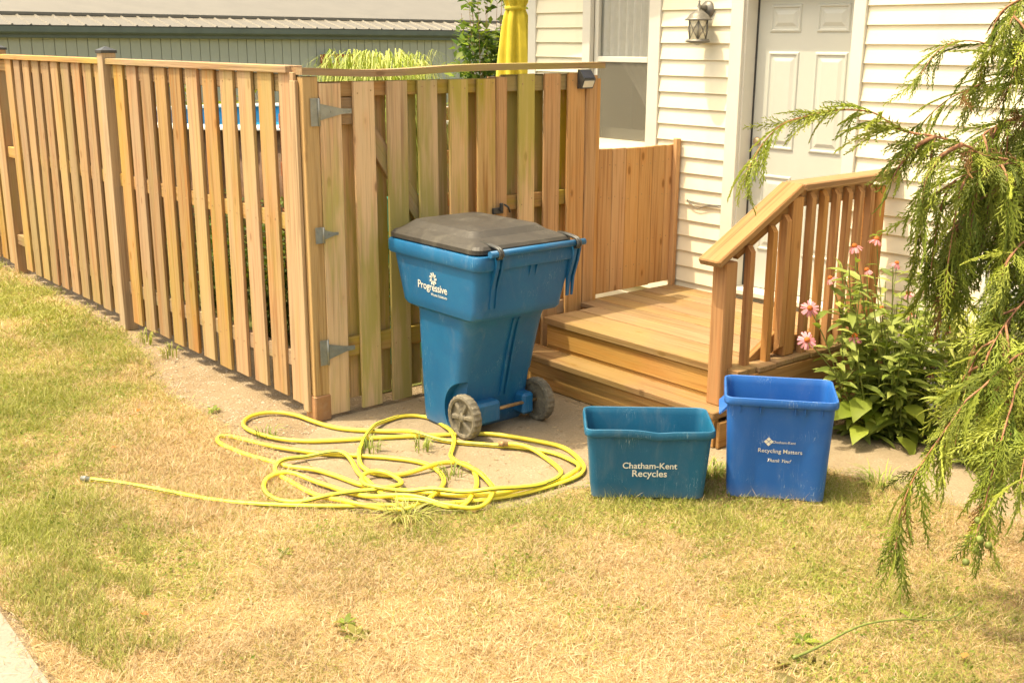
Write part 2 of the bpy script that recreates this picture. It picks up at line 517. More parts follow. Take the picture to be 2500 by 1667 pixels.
def rrect(x0, x1, y0, y1, r, z, n=4, bow=0.0):
    """rounded rectangle, counter-clockwise, same vertex count for every call"""
    pts = []
    for (cx, cy, a0) in ((x1 - r, y1 - r, 0), (x0 + r, y1 - r, 90), (x0 + r, y0 + r, 180), (x1 - r, y0 + r, 270)):
        for k in range(n + 1):
            a = math.radians(a0 + 90 * k / n)
            pts.append((cx + r * math.cos(a), cy + r * math.sin(a), z))
    return pts

def np_mesh(name, V, F, mats, col=None, smooth=False):
    V = np.asarray(V, np.float32); F = np.asarray(F, np.int32)
    me = bpy.data.meshes.new(name)
    k = F.shape[1]
    me.vertices.add(len(V)); me.vertices.foreach_set('co', V.ravel())
    me.loops.add(F.size); me.loops.foreach_set('vertex_index', F.ravel())
    me.polygons.add(len(F))
    me.polygons.foreach_set('loop_start', np.arange(0, F.size, k, dtype=np.int32))
    me.polygons.foreach_set('use_smooth', np.full(len(F), smooth))
    if col is not None:
        a = me.color_attributes.new('Col', 'FLOAT_COLOR', 'POINT')
        c4 = np.ones((len(V), 4), np.float32); c4[:, :3] = col
        a.data.foreach_set('color', c4.ravel())
    for m in (mats if isinstance(mats, (list, tuple)) else [mats]):
        me.materials.append(m)
    me.update(calc_edges=True)
    return me

def stamp(tv, tf, Mats, Loc, col):
    """copies of a small template placed by matrices Mats (n,3,3) and positions Loc (n,3), one colour each"""
    tv = np.asarray(tv, np.float32); tf = np.asarray(tf, np.int32)
    n, k = len(Loc), len(tv)
    V = np.einsum('nij,kj->nki', Mats, tv) + Loc[:, None, :]
    F = tf[None] + (np.arange(n) * k)[:, None, None]
    C = np.repeat(np.asarray(col, np.float32), k, axis=0)
    return V.reshape(-1, 3), F.reshape(-1, tf.shape[1]), C

def frames(d, roll=None, up=(0, 0, 1)):
    """rotation matrices whose local x points along d (n,3)"""
    d = d / np.linalg.norm(d, axis=1, keepdims=True)
    u = np.broadcast_to(np.asarray(up, float), d.shape).copy()
    bad = np.abs((d * u).sum(1)) > 0.98
    u[bad] = (1, 0, 0)
    y = np.cross(u, d); y /= np.linalg.norm(y, axis=1, keepdims=True)
    z = np.cross(d, y)
    if roll is not None:
        c, s = np.cos(roll)[:, None], np.sin(roll)[:, None]
        y, z = y * c + z * s, z * c - y * s
    return np.stack([d, y, z], axis=2)

def vnoise(x, y, f, seed):
    """smooth 2D value noise in 0..1"""
    r = np.random.default_rng(seed).random((256, 256))
    x = x * f + 100.3; y = y * f + 57.1
    i, j = np.floor(x).astype(int), np.floor(y).astype(int)
    u, v = x - i, y - j
    u = u * u * (3 - 2 * u); v = v * v * (3 - 2 * v)
    g = lambda a, b: r[a % 256, b % 256]
    return (g(i, j) * (1 - u) + g(i + 1, j) * u) * (1 - v) + (g(i, j + 1) * (1 - u) + g(i + 1, j + 1) * u) * v

def in_poly(x, y, poly):
    ins = np.zeros(x.shape, bool)
    n = len(poly)
    for i in range(n):
        x0, y0 = poly[i]; x1, y1 = poly[(i + 1) % n]
        c = ((y0 > y) != (y1 > y)) & (x < (x1 - x0) * (y - y0) / (y1 - y0 + 1e-12) + x0)
        ins ^= c
    return ins

def catmull(P, step):
    P = [np.asarray(p, float) for p in P]
    out = []
    for i in range(len(P) - 1):
        p0, p1, p2, p3 = P[max(i - 1, 0)], P[i], P[i + 1], P[min(i + 2, len(P) - 1)]
        n = max(2, int(np.linalg.norm(p2 - p1) / step))
        for k in range(n):
            t = k / n
            out.append(0.5 * ((2 * p1) + (-p0 + p2) * t + (2 * p0 - 5 * p1 + 4 * p2 - p3) * t * t + (-p0 + 3 * p1 - 3 * p2 + p3) * t ** 3))
    out.append(P[-1])
    return np.array(out)

# ------------------------------------------------------------------ the setting
def sheet(name, poly, z, mat, label=None):
    me = bpy.data.meshes.new(name)
    me.from_pydata([(x, y, z) for x, y in poly], [], [tuple(range(len(poly)))])
    me.materials.append(mat)
    o = obj(name, me)
    tag(o, label, None, None, 'structure')
    return o

def ragged(poly, amp, step, seed):
    rr = random.Random(seed)
    out = []
    for i in range(len(poly) - 1):
        a, b_ = Vector(poly[i]), Vector(poly[i + 1])
        n = max(1, int((b_ - a).length / step))
        for k in range(n):
            p = a.lerp(b_, k / n)
            out.append((p.x + rr.uniform(-amp, amp), p.y + rr.uniform(-amp, amp)))
    out.append(tuple(poly[-1]))
    return out

sheet('ground', [(-150, -150), (150, -150), (150, 150), (-150, 150)], 0.0, M['soil'], 'bare dry soil under the fence and yard')
EDGE = ragged([(-9.0, -0.10), (-5.7, -0.05), (-3.95, -0.07), (-2.6, -0.13), (-1.6, -0.24), (-1.09, -0.44), (-0.4, -0.42), (0.14, -0.46), (0.47, -0.5),
        (0.77, -0.55), (1.19, -0.50), (1.43, -0.22), (1.56, 0.06), (1.60, 0.4), (1.64, 0.72), (1.85, 1.05), (2.03, 1.42), (2.3, 1.50), (2.6, 1.57), (3.06, 1.58), (6.0, 1.6)], 0.035, 0.12, 3)
def walk_y(x): return -1.915 - 0.03 * (x - 1.35)
LAWN = EDGE + ragged([(6.0, walk_y(6.0) + .03), (1.0, walk_y(1.0) + .03), (-9.0, walk_y(-9.0) + .03)], .02, .1, 8)
sheet('lawn', LAWN, 0.010, M['thatch'], 'dry mown lawn in front of the fence')
sheet('concrete_path', [(0.05, 0.10), (0.30, -0.30), (0.9, -0.42), (1.25, -0.40), (1.5, -0.12), (1.72, 0.5), (1.95, 1.0), (2.15, 1.42), (6.0, 1.52), (6.0, 2.35), (2.6, 2.2), (2.0, 2.06), (1.66, 2.1), (1.66, 1.30), (0.1, 1.30), (0.05, 1.30)], 0.005, M['concrete'], 'worn tan concrete path running past the steps')
sheet('pavement', [(-20, walk_y(-20)), (20, walk_y(20)), (20, -5), (-20, -5)], 0.014, M['walk'], 'grey concrete pavement at the lawn edge')
sheet('back_yard', [(-40, 0.5), (-0.15, 0.5), (-0.15, 2.6), (-1.8, 2.6), (-1.8, 30), (-40, 30)], 0.006, M['yard'], 'green turf of the yard behind the fence')

# ------------------------------------------------------------------ house
W = 2.75
house = thing('house', 'cream vinyl sided house with a white panelled door and curtained window', 'house')
mb = MB()
def wallseg(x0, x1, z0, z1):
    mb.box(((x0 + x1) / 2, W + 0.11, (z0 + z1) / 2), (x1 - x0, 0.19, z1 - z0))
for a in ((-1.46, -0.85, -0.1, 2.80), (-0.85, -0.25, -0.1, 1.29), (-0.85, -0.25, 2.75, 2.94), (-0.25, 0.50, -0.1, 3.08), (0.50, 1.29, 2.27, 3.3), (0.50, 1.29, -0.1, 0.41), (1.29, 5.5, -0.1, 3.3)):
    wallseg(*a)
mb.box((-1.37, 5.7, 1.35), (0.18, 5.6, 2.9))
mb.build('wall', M['cream'], house)
PITCH = 0.1015
z0s = 2.140 - PITCH * 18
def siding(x0, x1, zlo, zhi):
    L = x1 - x0
    key = ('sid', round(L, 3))
    me = _cache.get(key)
    if me is None:
        p = 0.0175
        prof = [(W - p, 0.0), (W - 0.0022, PITCH + 0.004), (W + 0.012, PITCH + 0.004), (W + 0.012, 0.0), (W - p + 0.002, -0.0015)]
        q = MB().loft([[(0, y, z) for y, z in prof], [(L, y, z) for y, z in prof]], smooth=False)
        me = q.mesh('siding_board', M['cream'])
        _cache[key] = me
    for i in range(0, 31):
        z = z0s + PITCH * i
        if z >= zlo - 0.001 and z < zhi:
            obj('siding_board', me, house, (x0, random.uniform(-0.0008, 0.0008), z))
siding(-1.395, -0.896, 0.25, 2.70)
siding(-0.160, 0.418, 0.25, 3.0)
siding(-0.896, -0.160, 0.25, 1.15)
siding(1.355, 5.4, 0.25, 3.2)
siding(0.418, 1.355, 2.38, 3.2)
board('corner_trim', house, (-1.435, W + 0.002, 1.45), (0.086, 0.05, 2.7), M['trim'])
board('foundation', house, (2.0, W + 0.02, 0.12), (7.0, 0.05, 0.25), M['asph'])
# gable roof edge that throws the slanting shade on the upper wall
ang = math.atan(0.265)
roof = MB()
roof.box((0, 0, 0), (8.0, 6.6, 0.12), 0.01)
ro = roof.build('roof', M['shedroof'], house, (2.0, 5.72, 3.835), (0, -ang, 0))
mbf = MB().box((0, 0, 0), (8.0, 0.03, 0.16), 0.004)
mbf.build('rake_board', M['trim'], house, (2.0, 2.402, 3.826), (0, -ang, 0))
# door
D = W + 0.10
CX0, CX1 = 0.515, 1.275
board('door_casing', house, ((0.42 + CX0) / 2, W - 0.008, 1.34), (CX0 - 0.42, 0.045, 1.91), M['trim'])
board('door_casing', house, ((CX1 + 1.353) / 2, W - 0.008, 1.34), (1.353 - CX1, 0.045, 1.91), M['trim'])
board('door_casing', house, (0.8865, W - 0.010, 2.335), (0.945, 0.05, 0.08), M['trim'])
board('door_jamb', house, (CX0 - 0.005, W + 0.06, 1.34), (0.03, 0.13, 1.83), M['trim'])
board('door_jamb', house, (CX1 + 0.005, W + 0.06, 1.34), (0.03, 0.13, 1.83), M['trim'])
board('door_jamb', house, (0.895, W + 0.06, 2.262), (0.79, 0.13, 0.03), M['trim'])
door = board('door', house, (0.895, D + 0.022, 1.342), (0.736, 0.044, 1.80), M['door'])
gap = MB().box((0, 0, 0), (0.012, 0.01, 1.80)); gap.build('weather_strip', M['black'], house, (0.528, D - 0.002, 1.342))
def panel(x0, x1, z0, z1):
    x0 -= 0.895; x1 -= 0.895; z0 -= 1.342; z1 -= 1.342
    rings = []
    for ins, dep in ((0, 0.0), (0.006, 0.008), (0.014, 0.009), (0.022, 0.002), (0.034, 0.002), (0.056, 0.009)):
        rings.append([(x0 + ins, -0.022 - dep, z0 + ins), (x1 - ins, -0.022 - dep, z0 + ins), (x1 - ins, -0.022 - dep, z1 - ins), (x0 + ins, -0.022 - dep, z1 - ins)])
    MB().loft(rings, False, True, smooth=False).build('door_panel', M['door'], door)
for (a, c) in ((0.622, 0.845), (0.955, 1.178)):
    panel(a, c, 2.000, 2.160); panel(a, c, 1.312, 1.890); panel(a, c, 0.685, 1.158)
kn = MB().lathe([(0.026, 0), (0.026, 0.006), (0.011, 0.012), (0.011, 0.03), (0.024, 0.042), (0.029, 0.056), (0.022, 0.068), (0.002, 0.072)], n=16, axis='Y')
kn.build('door_knob', M['brass'], door, (0.575 - 0.895, -0.022, 1.216 - 1.342))
MB().lathe([(0.025, 0), (0.025, 0.012), (0.018, 0.02), (0.002, 0.021)], n=16, axis='Y').build('deadbolt', M['brass'], door, (0.575 - 0.895, -0.022, 1.354 - 1.342))
board('threshold', house, (0.895, W + 0.03, 0.425), (0.80, 0.14, 0.03), M['trim'])
# window
win = thing('w', 'x', 'x')
win.name = 'window'; del win['label']; del win['category']; win.parent = house
for (x0, x1, z0, z1) in ((-0.894, -0.815, 1.235, 2.75), (-0.262, -0.162, 1.235, 2.75), (-0.894, -0.162, 2.75, 2.83)):
    board('window_casing', win, ((x0 + x1) / 2, W - 0.006, (z0 + z1) / 2), (x1 - x0, 0.04, z1 - z0), M['trim'])
board('window_sill', win, (-0.538, W - 0.018, 1.222), (0.735, 0.075, 0.030), M['trim'])
for (x0, x1, z0, z1, dy) in ((-0.815, -0.775, 1.238, 2.75, 0.03), (-0.302, -0.262, 1.238, 2.75, 0.03), (-0.775, -0.302, 1.238, 1.285, 0.035), (-0.775, -0.302, 1.808, 1.845, 0.028), (-0.775, -0.302, 2.70, 2.75, 0.03)):
    board('sash', win, ((x0 + x1) / 2, W + dy, (z0 + z1) / 2), (x1 - x0, 0.03, z1 - z0), M['trim'])

def glassmat(name, tint, tr, gl_rough):
    m = bpy.data.materials.new(name); m.use_nodes = True
    nt = m.node_tree; nt.nodes.clear()
    out = nt.nodes.new('ShaderNodeOutputMaterial')
    t = nt.nodes.new('ShaderNodeBsdfTransparent')
    g = nt.nodes.new('ShaderNodeBsdfPrincipled')
    g.inputs['Base Color'].default_value = (*tint, 1); g.inputs['Roughness'].default_value = gl_rough
    mx = nt.nodes.new('ShaderNodeMixShader'); mx.inputs[0].default_value = 1 - tr
    nt.links.new(t.outputs[0], mx.inputs[1]); nt.links.new(g.outputs[0], mx.inputs[2]); nt.links.new(mx.outputs[0], out.inputs[0])
    return m
M['pane'] = glassmat('window_glass', (0.30, 0.32, 0.29), 0.8, 0.05)
M['screen'] = glassmat('insect_screen', (0.22, 0.20, 0.15), 0.55, 0.6)
M['amber'] = glassmat('seeded_glass', (0.62, 0.56, 0.40), 0.45, 0.25)
board('pane', win, (-0.5385, W + 0.045, 2.27), (0.47, 0.004, 0.87), M['pane'], 0)
board('pane', win, (-0.5385, W + 0.048, 1.547), (0.47, 0.004, 0.53), M['pane'], 0)
board('insect_screen', win, (-0.5385, W + 0.022, 1.547), (0.47, 0.002, 0.53), M['screen'], 0)
cu = MB()
def curtain(fn, x0, x1, z0, z1, y):
    nx, nz = 40, 14
    V = []
    for j in range(nz + 1):
        for i in range(nx + 1):
            u, v = i / nx, j / nz
            V.append(fn(u, v, x0, x1, z0, z1, y))
    Fs = [(j * (nx + 1) + i, j * (nx + 1) + i + 1, (j + 1) * (nx + 1) + i + 1, (j + 1) * (nx + 1) + i) for j in range(nz) for i in range(nx)]
    cu.add(V, Fs, 0, True)
curtain(lambda u, v, x0, x1, z0, z1, y: (x0 + (x1 - x0) * u, y + 0.03 * math.sin(u * 48 + 0.6 * math.sin(u * 9)), z0 + (z1 - z0) * v), -0.80, -0.27, 1.80, 2.74, W + 0.075)
curtain(lambda u, v, x0, x1, z0, z1, y: (x1 - (x1 - x0) * (0.10 + 0.9 * v ** 1.7) * u, y + 0.015 * math.sin(u * 30), z0 + (z1 - z0) * v), -0.60, -0.275, 1.38, 1.80, W + 0.075)
curtain(lambda u, v, x0, x1, z0, z1, y: (x0 + (x1 - x0) * u, y, z0 + (z1 - z0) * v), -0.80, -0.27, 1.285, 1.36, W + 0.10)
cu.build('curtain', M['curtain'], win)
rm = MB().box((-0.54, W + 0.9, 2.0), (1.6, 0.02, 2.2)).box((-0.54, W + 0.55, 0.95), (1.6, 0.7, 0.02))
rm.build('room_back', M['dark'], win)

# ------------------------------------------------------------------ wall lantern, cable, meter
lan = thing('wall_lantern', 'grey bronze coach lantern with crossed bars on the cream wall beside the door', 'lantern', (0.222, W - 0.012, 2.138))
LY = -0.100
MB().lathe([(0.052, 0), (0.052, 0.008), (0.043, 0.016), (0.03, 0.028), (0.006, 0.034)], n=20, axis='Y').build('wall_plate', M['bronze'], lan)
MB().tube([(0, -0.02, 0.005), (0, -0.06, 0.012), (0.01, LY, 0.016)], [0.026, 0.013, 0.009], 10).build('arm', M['bronze'], lan)
MB().lathe([(0.003, 0.052), (0.007, 0.046), (0.004, 0.038), (0.009, 0.022), (0.009, -0.005), (0.03, -0.012), (0.058, -0.034), (0.072, -0.054), (0.083, -0.060), (0.083, -0.066), (0.06, -0.066)][::-1], (0.015, LY, 0), 20).build('hood', M['bronze'], lan)
MB().lathe([(0.054, -0.180), (0.060, -0.066)], (0.015, LY, 0), 20).build('glass', M['amber'], lan)
br = MB()
for k in range(6):
    a0 = k * math.pi / 3 + 0.2
    def cp(a, z, r): return (0.015 + r * math.cos(a), LY + r * math.sin(a), z)
    br.tube([cp(a0, -0.066, 0.063), cp(a0, -0.180, 0.057)], 0.0035, 5)
    br.tube([cp(a0, -0.07, 0.063), cp(a0 + 0.52, -0.125, 0.060), cp(a0 + 1.047, -0.178, 0.057)], 0.0022, 5)
    br.tube([cp(a0 + 1.047, -0.07, 0.063), cp(a0 + 0.52, -0.125, 0.060), cp(a0, -0.178, 0.057)], 0.0022, 5)
br.build('bars', M['bronze'], lan)
MB().lathe([(0.066, -0.178), (0.076, -0.188), (0.074, -0.196), (0.03, -0.204), (0.004, -0.214)][::-1], (0.015, LY, 0), 20).build('base', M['bronze'], lan)
MB().lathe([(0.006, -0.18), (0.016, -0.15), (0.018, -0.12), (0.008, -0.09)], (0.015, LY, 0), 10).build('bulb', M['lens'], lan)

cb = MB().tube(catmull([(0.13, W - 0.018, 0.955), (0.16, W - 0.024, 0.935), (0.22, W - 0.022, 0.908), (0.28, W - 0.022, 0.925), (0.34, W - 0.02, 0.938), (0.41, W - 0.016, 0.93)], 0.01), 0.003, 6)
cb.tube(catmull([(0.12, W - 0.016, 0.948), (0.2, W - 0.02, 0.944), (0.30, W - 0.02, 0.941), (0.41, W - 0.015, 0.945)], 0.02), 0.003, 6)
tag(cb.build('cable', M['bronze']), 'thin grey cable loop hanging under the siding left of the door', 'cable')

gm = thing('gas_meter', 'grey gas meter with pipes on the cream wall behind the yellow shrub', 'gas meter', (2.3, W, 0))
MB().tube([(-0.085, -0.075, 0.0), (-0.085, -0.075, 0.95)], 0.0165, 12).build('riser_pipe', M['grey'], gm)
MB().tube(catmull([(-0.30, -0.07, 0.0), (-0.30, -0.07, 0.48), (-0.285, -0.07, 0.52), (-0.25, -0.07, 0.527), (-0.16, -0.07, 0.532)], 0.02), 0.019, 12).build('inlet_pipe', M['grey'], gm)
bd = MB()
bd.lathe([(0.02, -0.055), (0.062, -0.05), (0.068, 0), (0.062, 0.05), (0.02, 0.055)], (0.07, -0.10, 0.70), 20, 'Y')
bd.box((0.07, -0.10, 0.63), (0.15, 0.10, 0.09), 0.02)
bd.build('meter_body', M['grey'], gm)
MB().lathe([(0.022, 0.77), (0.028, 0.79), (0.018, 0.81), (0.014, 0.83), (0.022, 0.85), (0.020, 0.93), (0.012, 0.97)], (0.0, -0.10, 0), 14).build('regulator', M['rust'], gm)

# ------------------------------------------------------------------ left fence (shadow-box, runs along x)
fl = thing('wooden_fence', 'long weathered cedar shadow-box fence with capped posts running back along the lawn', 'fence')
NAILS = []
def lf_boards(x_left, n, pitch, w=0.150):
    for i in range(n):
        x = x_left - pitch * i + w / 2
        h = 1.71 + random.uniform(-0.012, 0.006)
        board('board', fl, (x, -0.026 + random.uniform(-.001, .001), 0.075 + h / 2 + random.uniform(0, .01)), (w, 0.018, 1.71), M['fence'], 0.002, jig=0.004)
        for zn in (0.302, 1.036, 1.735):
            for s_ in (-1, 1):
                NAILS.append((x + s_ * .042 + random.uniform(-.004, .004), -0.0358, zn + random.uniform(-.02, .02)))
        xb = x - pitch / 2
        board('board', fl, (xb, 0.030, 0.93 + random.uniform(-.01, .01)), (w, 0.018, 1.71), M['fence'], 0.002, jig=0.003)
lf_boards(-0.157, 11, 0.2205)
lf_boards(-2.70, 10, 0.2185)
lf_boards(-5.12, 10, 0.2185)
def nail_part(pts, axis, parent):
    m_ = MB()
    for q in pts:
        m_.lathe([(.0042, -.0005), (.0038, .0012)], q, 6, axis)
    o = m_.build('nails', M['rust'], parent); o['kind'] = 'stuff'
nail_part(NAILS, 'Y', fl)
PX = (-2.495, -4.95, -7.40)
for x in PX:
    p = board('post', fl, (x, -0.020 if x == PX[0] else 0.008, 0.93), (0.092, 0.092, 1.86), M['post'] if x == PX[0] else M['fence'])
    c = MB()
    c.loft([[(-.053, -.053, 0), (.053, -.053, 0), (.053, .053, 0), (-.053, .053, 0)], [(-.053, -.053, .018), (.053, -.053, .018), (.053, .053, .018), (-.053, .053, .018)], [(-.004, -.004, .042), (.004, -.004, .042), (.004, .004, .042), (-.004, .004, .042)]], smooth=False)
    c.build('post_cap', M['black'], p, (0, 0, 0.925))
for (xa, xb_) in ((-2.447, -0.047), (-4.902, -2.543), (-7.352, -4.998)):
    L = xb_ - xa
    for z in (0.302, 1.036, 1.735):
        board('rail', fl, ((xa + xb_) / 2, 0.002, z), (L, 0.037, 0.086), M['rail'])
    board('top_cap', fl, ((xa + xb_) / 2, -0.005, 1.803), (L, 0.095, 0.036), M['rail'])
cp_ = board('corner_post', fl, (0.002, 0.028, 0.955), (0.092, 0.085, 1.63), M['post'])
board('post_base', fl, (0.002, 0.028, 0.069), (0.104, 0.097, 0.142), M['block'], 0.006)
board('board', fl, (-0.016, -0.028, 0.90), (0.055, 0.02, 1.70), M['post'], 0.002)

# ------------------------------------------------------------------ side fence with header beam over the gate (runs along y)
fs_ = thing('wooden_fence', 'short cedar fence panel beside the gate with a bowed beam passing over the gate', 'fence')
SX = 0.041
for (y0, y1) in ((1.366, 1.483), (1.557, 1.678), (1.743, 1.876)):
    board('board', fs_, (SX, (y0 + y1) / 2, 0.935), (0.018, y1 - y0, 1.66), M['warm'] if y0 > 1.5 else M['gate'], 0.002, jig=0.003)
for y in (1.36, 1.546, 1.735):
    board('board', fs_, (-0.034, y, 0.93), (0.018, 0.132, 1.66), M['gate'], 0.002, jig=0.003)
board('post', fs_, (0.002, 1.240, 0.88), (0.09, 0.078, 1.74), M['warm'])
board('post', fs_, (0.010, 1.928, 0.88), (0.088, 0.088, 1.74), M['warm'])
board('board', fs_, (0.036, 1.990, 0.90), (0.022, 0.030, 1.66), M['warm'], 0.002)
for z in (0.365, 1.042, 1.712):
    board('rail', fs_, (0.006, 1.58, z), (0.037, 0.60, 0.086), M['raily'])
bm = MB()
rings = []
for i in range(21):
    t = i / 20
    y = -0.020 + 2.05 * t
    z = 1.802 - 0.022 * math.exp(-((t - 0.22) / 0.2) ** 2) + 0.004 * t
    rings.append([(-0.046, y, z - 0.017), (0.056, y, z - 0.017), (0.056, y, z + 0.018), (-0.046, y, z + 0.018)])
bm.loft(rings, smooth=False).build('header_beam', M['raily'], fs_)

gate = thing('wooden_gate', 'greenish weathered board gate with diagonal brace and three strap hinges', 'gate')
GY = ((0.074, 0.192), (0.272, 0.397), (0.471, 0.599), (0.672, 0.794), (0.873, 1.000), (1.071, 1.190))
for i, (y0, y1) in enumerate(GY):
    ht = 1.72 if i else 1.715
    board('board', gate, (SX + 0.001, (y0 + y1) / 2, 0.022 + ht / 2), (0.018, 0.124, ht), M['gate'], 0.002, jig=0.003)
for y in (0.248, 0.443, 0.640, 0.845, 1.045):
    board('board', gate, (-0.034, y, 0.90), (0.018, 0.132, 1.67), M['gate'], 0.002, jig=0.004)
for (z, h) in ((1.706, 0.074), (0.366, 0.10)):
    board('rail', gate, (0.004, 0.632, z), (0.036, 1.11, h), M['raily'])
board('rail', gate, (0.006, 0.235, 1.597), (0.036, 0.20, 0.135), M['raily'])
pa, pb = Vector((0.004, 0.30, 1.60)), Vector((0.004, 1.14, 0.40))
d_ = pb - pa
board('brace', gate, tuple((pa + pb) / 2), (0.035, d_.length, 0.095), M['raily'], rot=(math.atan2(d_.z, d_.y), 0, 0))
nail_part([(SX + .0102, (y0 + y1) / 2 + s_ * .04, z_ + random.uniform(-.02, .02)) for (y0, y1) in GY for z_ in (.366, 1.70) for s_ in (-1, 1)], 'X', gate)
nail_part([(SX + .0092, (y0 + y1) / 2 + s_ * .038, z_ + random.uniform(-.02, .02)) for (y0, y1) in ((1.366, 1.483), (1.557, 1.678), (1.743, 1.876)) for z_ in (.42, 1.04, 1.71) for s_ in (-1, 1)], 'X', fs_)
def hinge(z, L, hh):
    h = MB()
    h.box((0.0565, 0.040, z), (0.004, 0.042, hh), 0.0008)
    h.tube([(0.060, 0.064, z - hh / 2), (0.060, 0.064, z + hh / 2)], 0.0065, 8)
    x = 0.0545
    q = [(x, 0.069, z - hh * 0.30), (x, 0.069, z + hh * 0.30), (x, 0.069 + L * 0.68, z + hh * 0.10), (x, 0.069 + L, z + hh * 0.085), (x, 0.069 + L, z - hh * 0.085), (x, 0.069 + L * 0.68, z - hh * 0.10)]
    h.loft([q, [(p[0] + 0.003, p[1], p[2]) for p in q]], smooth=False)
    for (yy, zz) in ((0.036, 0.3), (0.036, -0.3), (0.044, 0.0), (0.069 + L * 0.35, 0), (0.069 + L * 0.75, 0), (0.069 + L * 0.93, 0)):
        h.lathe([(0.004, 0), (0.003, 0.002)], (0.0575, yy, z + zz * hh), 8, 'X')
    h.build('hinge', M['galv'], gate)
hinge(1.599, 0.185, 0.136); hinge(0.987, 0.085, 0.082); hinge(0.371, 0.16, 0.134)
lt = MB().box((0.060, 1.20, 1.01), (0.02, 0.075, 0.035), 0.004).box((0.075, 1.215, 1.03), (0.02, 0.02, 0.05), 0.004).tube([(0.075, 1.235, 1.045), (0.095, 1.25, 1.03), (0.085, 1.27, 1.0)], 0.006, 8)
lt.build('latch', M['black'], gate)

sl = thing('solar_light', 'small black wedge solar light on the fence end post', 'solar light', (0.056, 1.852, 1.73))
q0 = [(0, -0.05, -0.055), (0, 0.05, -0.055), (0, 0.05, 0.055), (0, -0.05, 0.055)]
q1 = [(0.045, -0.045, -0.052), (0.045, 0.045, -0.052), (0.012, 0.045, 0.055), (0.012, -0.045, 0.055)]
q1 = [(0.052, -0.046, -0.012), (0.052, 0.046, -0.012), (0.010, 0.046, 0.055), (0.010, -0.046, 0.055)]
wd = MB()
wd.loft([[(0, -0.048, -0.055), (0, -0.048, 0.055), (0.012, -0.048, 0.055), (0.056, -0.048, 0.0), (0.030, -0.048, -0.055)], [(0, 0.048, -0.055), (0, 0.048, 0.055), (0.012, 0.048, 0.055), (0.056, 0.048, 0.0), (0.030, 0.048, -0.055)]], smooth=False)
wd.build('housing', M['black'], sl)
def tilted(c, d, n, name, mat, parent):
    n = Vector(n).normalized()
    R3 = n.to_track_quat('X', 'Z').to_matrix()
    MB().box((0, 0, 0), d, 0.001).build(name, mat, parent, c, R3.to_euler())
tilted((0.0355, 0, 0.029), (0.003, 0.084, 0.058), (0.055, 0, 0.044), 'solar_panel', M['solar'], sl)
tilted((0.0445, 0, -0.028), (0.003, 0.080, 0.042), (0.055, 0, -0.026), 'lamp_lens', M['lens'], sl)

# ------------------------------------------------------------------ low privacy panel on the deck
pp = thing('privacy_panel', 'low upright pine board panel between the fence end and the house wall', 'panel')
DZ = 0.380
for i in range(6):
    w_ = 0.118
    board('board', pp, (0.018, 2.082 + i * 0.1205, 0.405 + 0.45 + random.uniform(-.004, .004)), (0.018, w_, 0.905 - 0.002 * i), M['warm'], 0.003, jig=0.002)
nail_part([(.0275, 2.082 + i_ * .1205 + s_ * .035, z_ + random.uniform(-.015, .015)) for i_ in range(6) for z_ in (.55, .72, 1.0, 1.2) for s_ in (-1, 1)], 'X', pp)
for z in (0.55, 1.2):
    board('rail', pp, (-0.012, 2.39, z), (0.037, 0.74, 0.086), M['raily'])
board('post', pp, (0.018, 2.765 - 0.03, 0.86), (0.05, 0.022, 0.96), M['warm'])
board('post', pp, (0.045, 2.705, 0.86), (0.035, 0.037, 0.965), M['warm'])

# ------------------------------------------------------------------ deck with steps and railing
deck = thing('wooden_deck', 'stained pine deck with two steps and a railing at the white door', 'deck')
y = 1.43
i = 0
while y < 2.715:
    wd_ = 0.138
    wd_ = min(wd_, 2.722 - y)
    x0 = 0.200 if y < 1.85 else (0.062 if y < 2.0 else 0.032)
    x1 = 1.668 + random.uniform(-.006, .006)
    t = 0.038 if i == 0 else 0.026
    if i == 0: x1 = 1.655
    board('deck_board', deck, ((x0 + x1) / 2, y + wd_ / 2, DZ - t / 2 + random.uniform(-.0012, .0012)), (x1 - x0, wd_, t), M['deckx'], 0.003)
    y += wd_ + 0.006
    i += 1
board('riser', deck, (0.93, 1.462, 0.277), (1.42, 0.036, 0.120), M['riser'])
board('riser', deck, (0.92, 1.466, 0.19), (1.42, 0.03, 0.05), M['riser'])
board('stair_tread', deck, (0.868, 1.372, 0.175), (1.536, 0.182, 0.038), M['deckx'], 0.005)
board('riser', deck, (0.868, 1.328, 0.078), (1.50, 0.036, 0.152), M['riser'])
board('stair_tread', deck, (1.640, 1.40, 0.07), (0.022, 0.17, 0.135), M['decky'])
board('fascia', deck, (1.650, 2.10, 0.272), (0.036, 1.22, 0.155), M['decky'])
board('fascia', deck, (1.640, 2.10, 0.10), (0.030, 1.22, 0.18), M['decky'])
board('fascia', deck, (0.215, 1.90, 0.24), (0.03, 0.84, 0.22), M['decky'])
nx1, nx2 = 1.542, 1.578
n1 = board('newel_post', deck, (nx1, 1.425, 0.555), (0.086, 0.088, 0.722), M['newel'], 0.005)
n2 = board('newel_post', deck, (nx2, 1.875, 0.79), (0.082, 0.088, 0.82), M['newel'], 0.005)
n3 = board('newel_post', deck, (nx2 + 0.005, 2.60, 0.79), (0.086, 0.086, 0.82), M['newel'], 0.005)
def beam(name, a, b_, w_, h_, mat, bev=0.004):
    a, b_ = Vector(a), Vector(b_)
    d = b_ - a
    rz = math.atan2(-d.x, d.y)
    rx = math.atan2(d.z, math.hypot(d.x, d.y))
    me = MB().box((0, 0, 0), (w_, d.length, h_), bev).mesh(name, mat)
    o = bpy.data.objects.new(name, me)
    o.location = (a + b_) / 2
    o.rotation_euler = Euler((rx, 0, rz), 'XYZ')
    return link(o, deck)
sl_ = 0.332 / 0.58
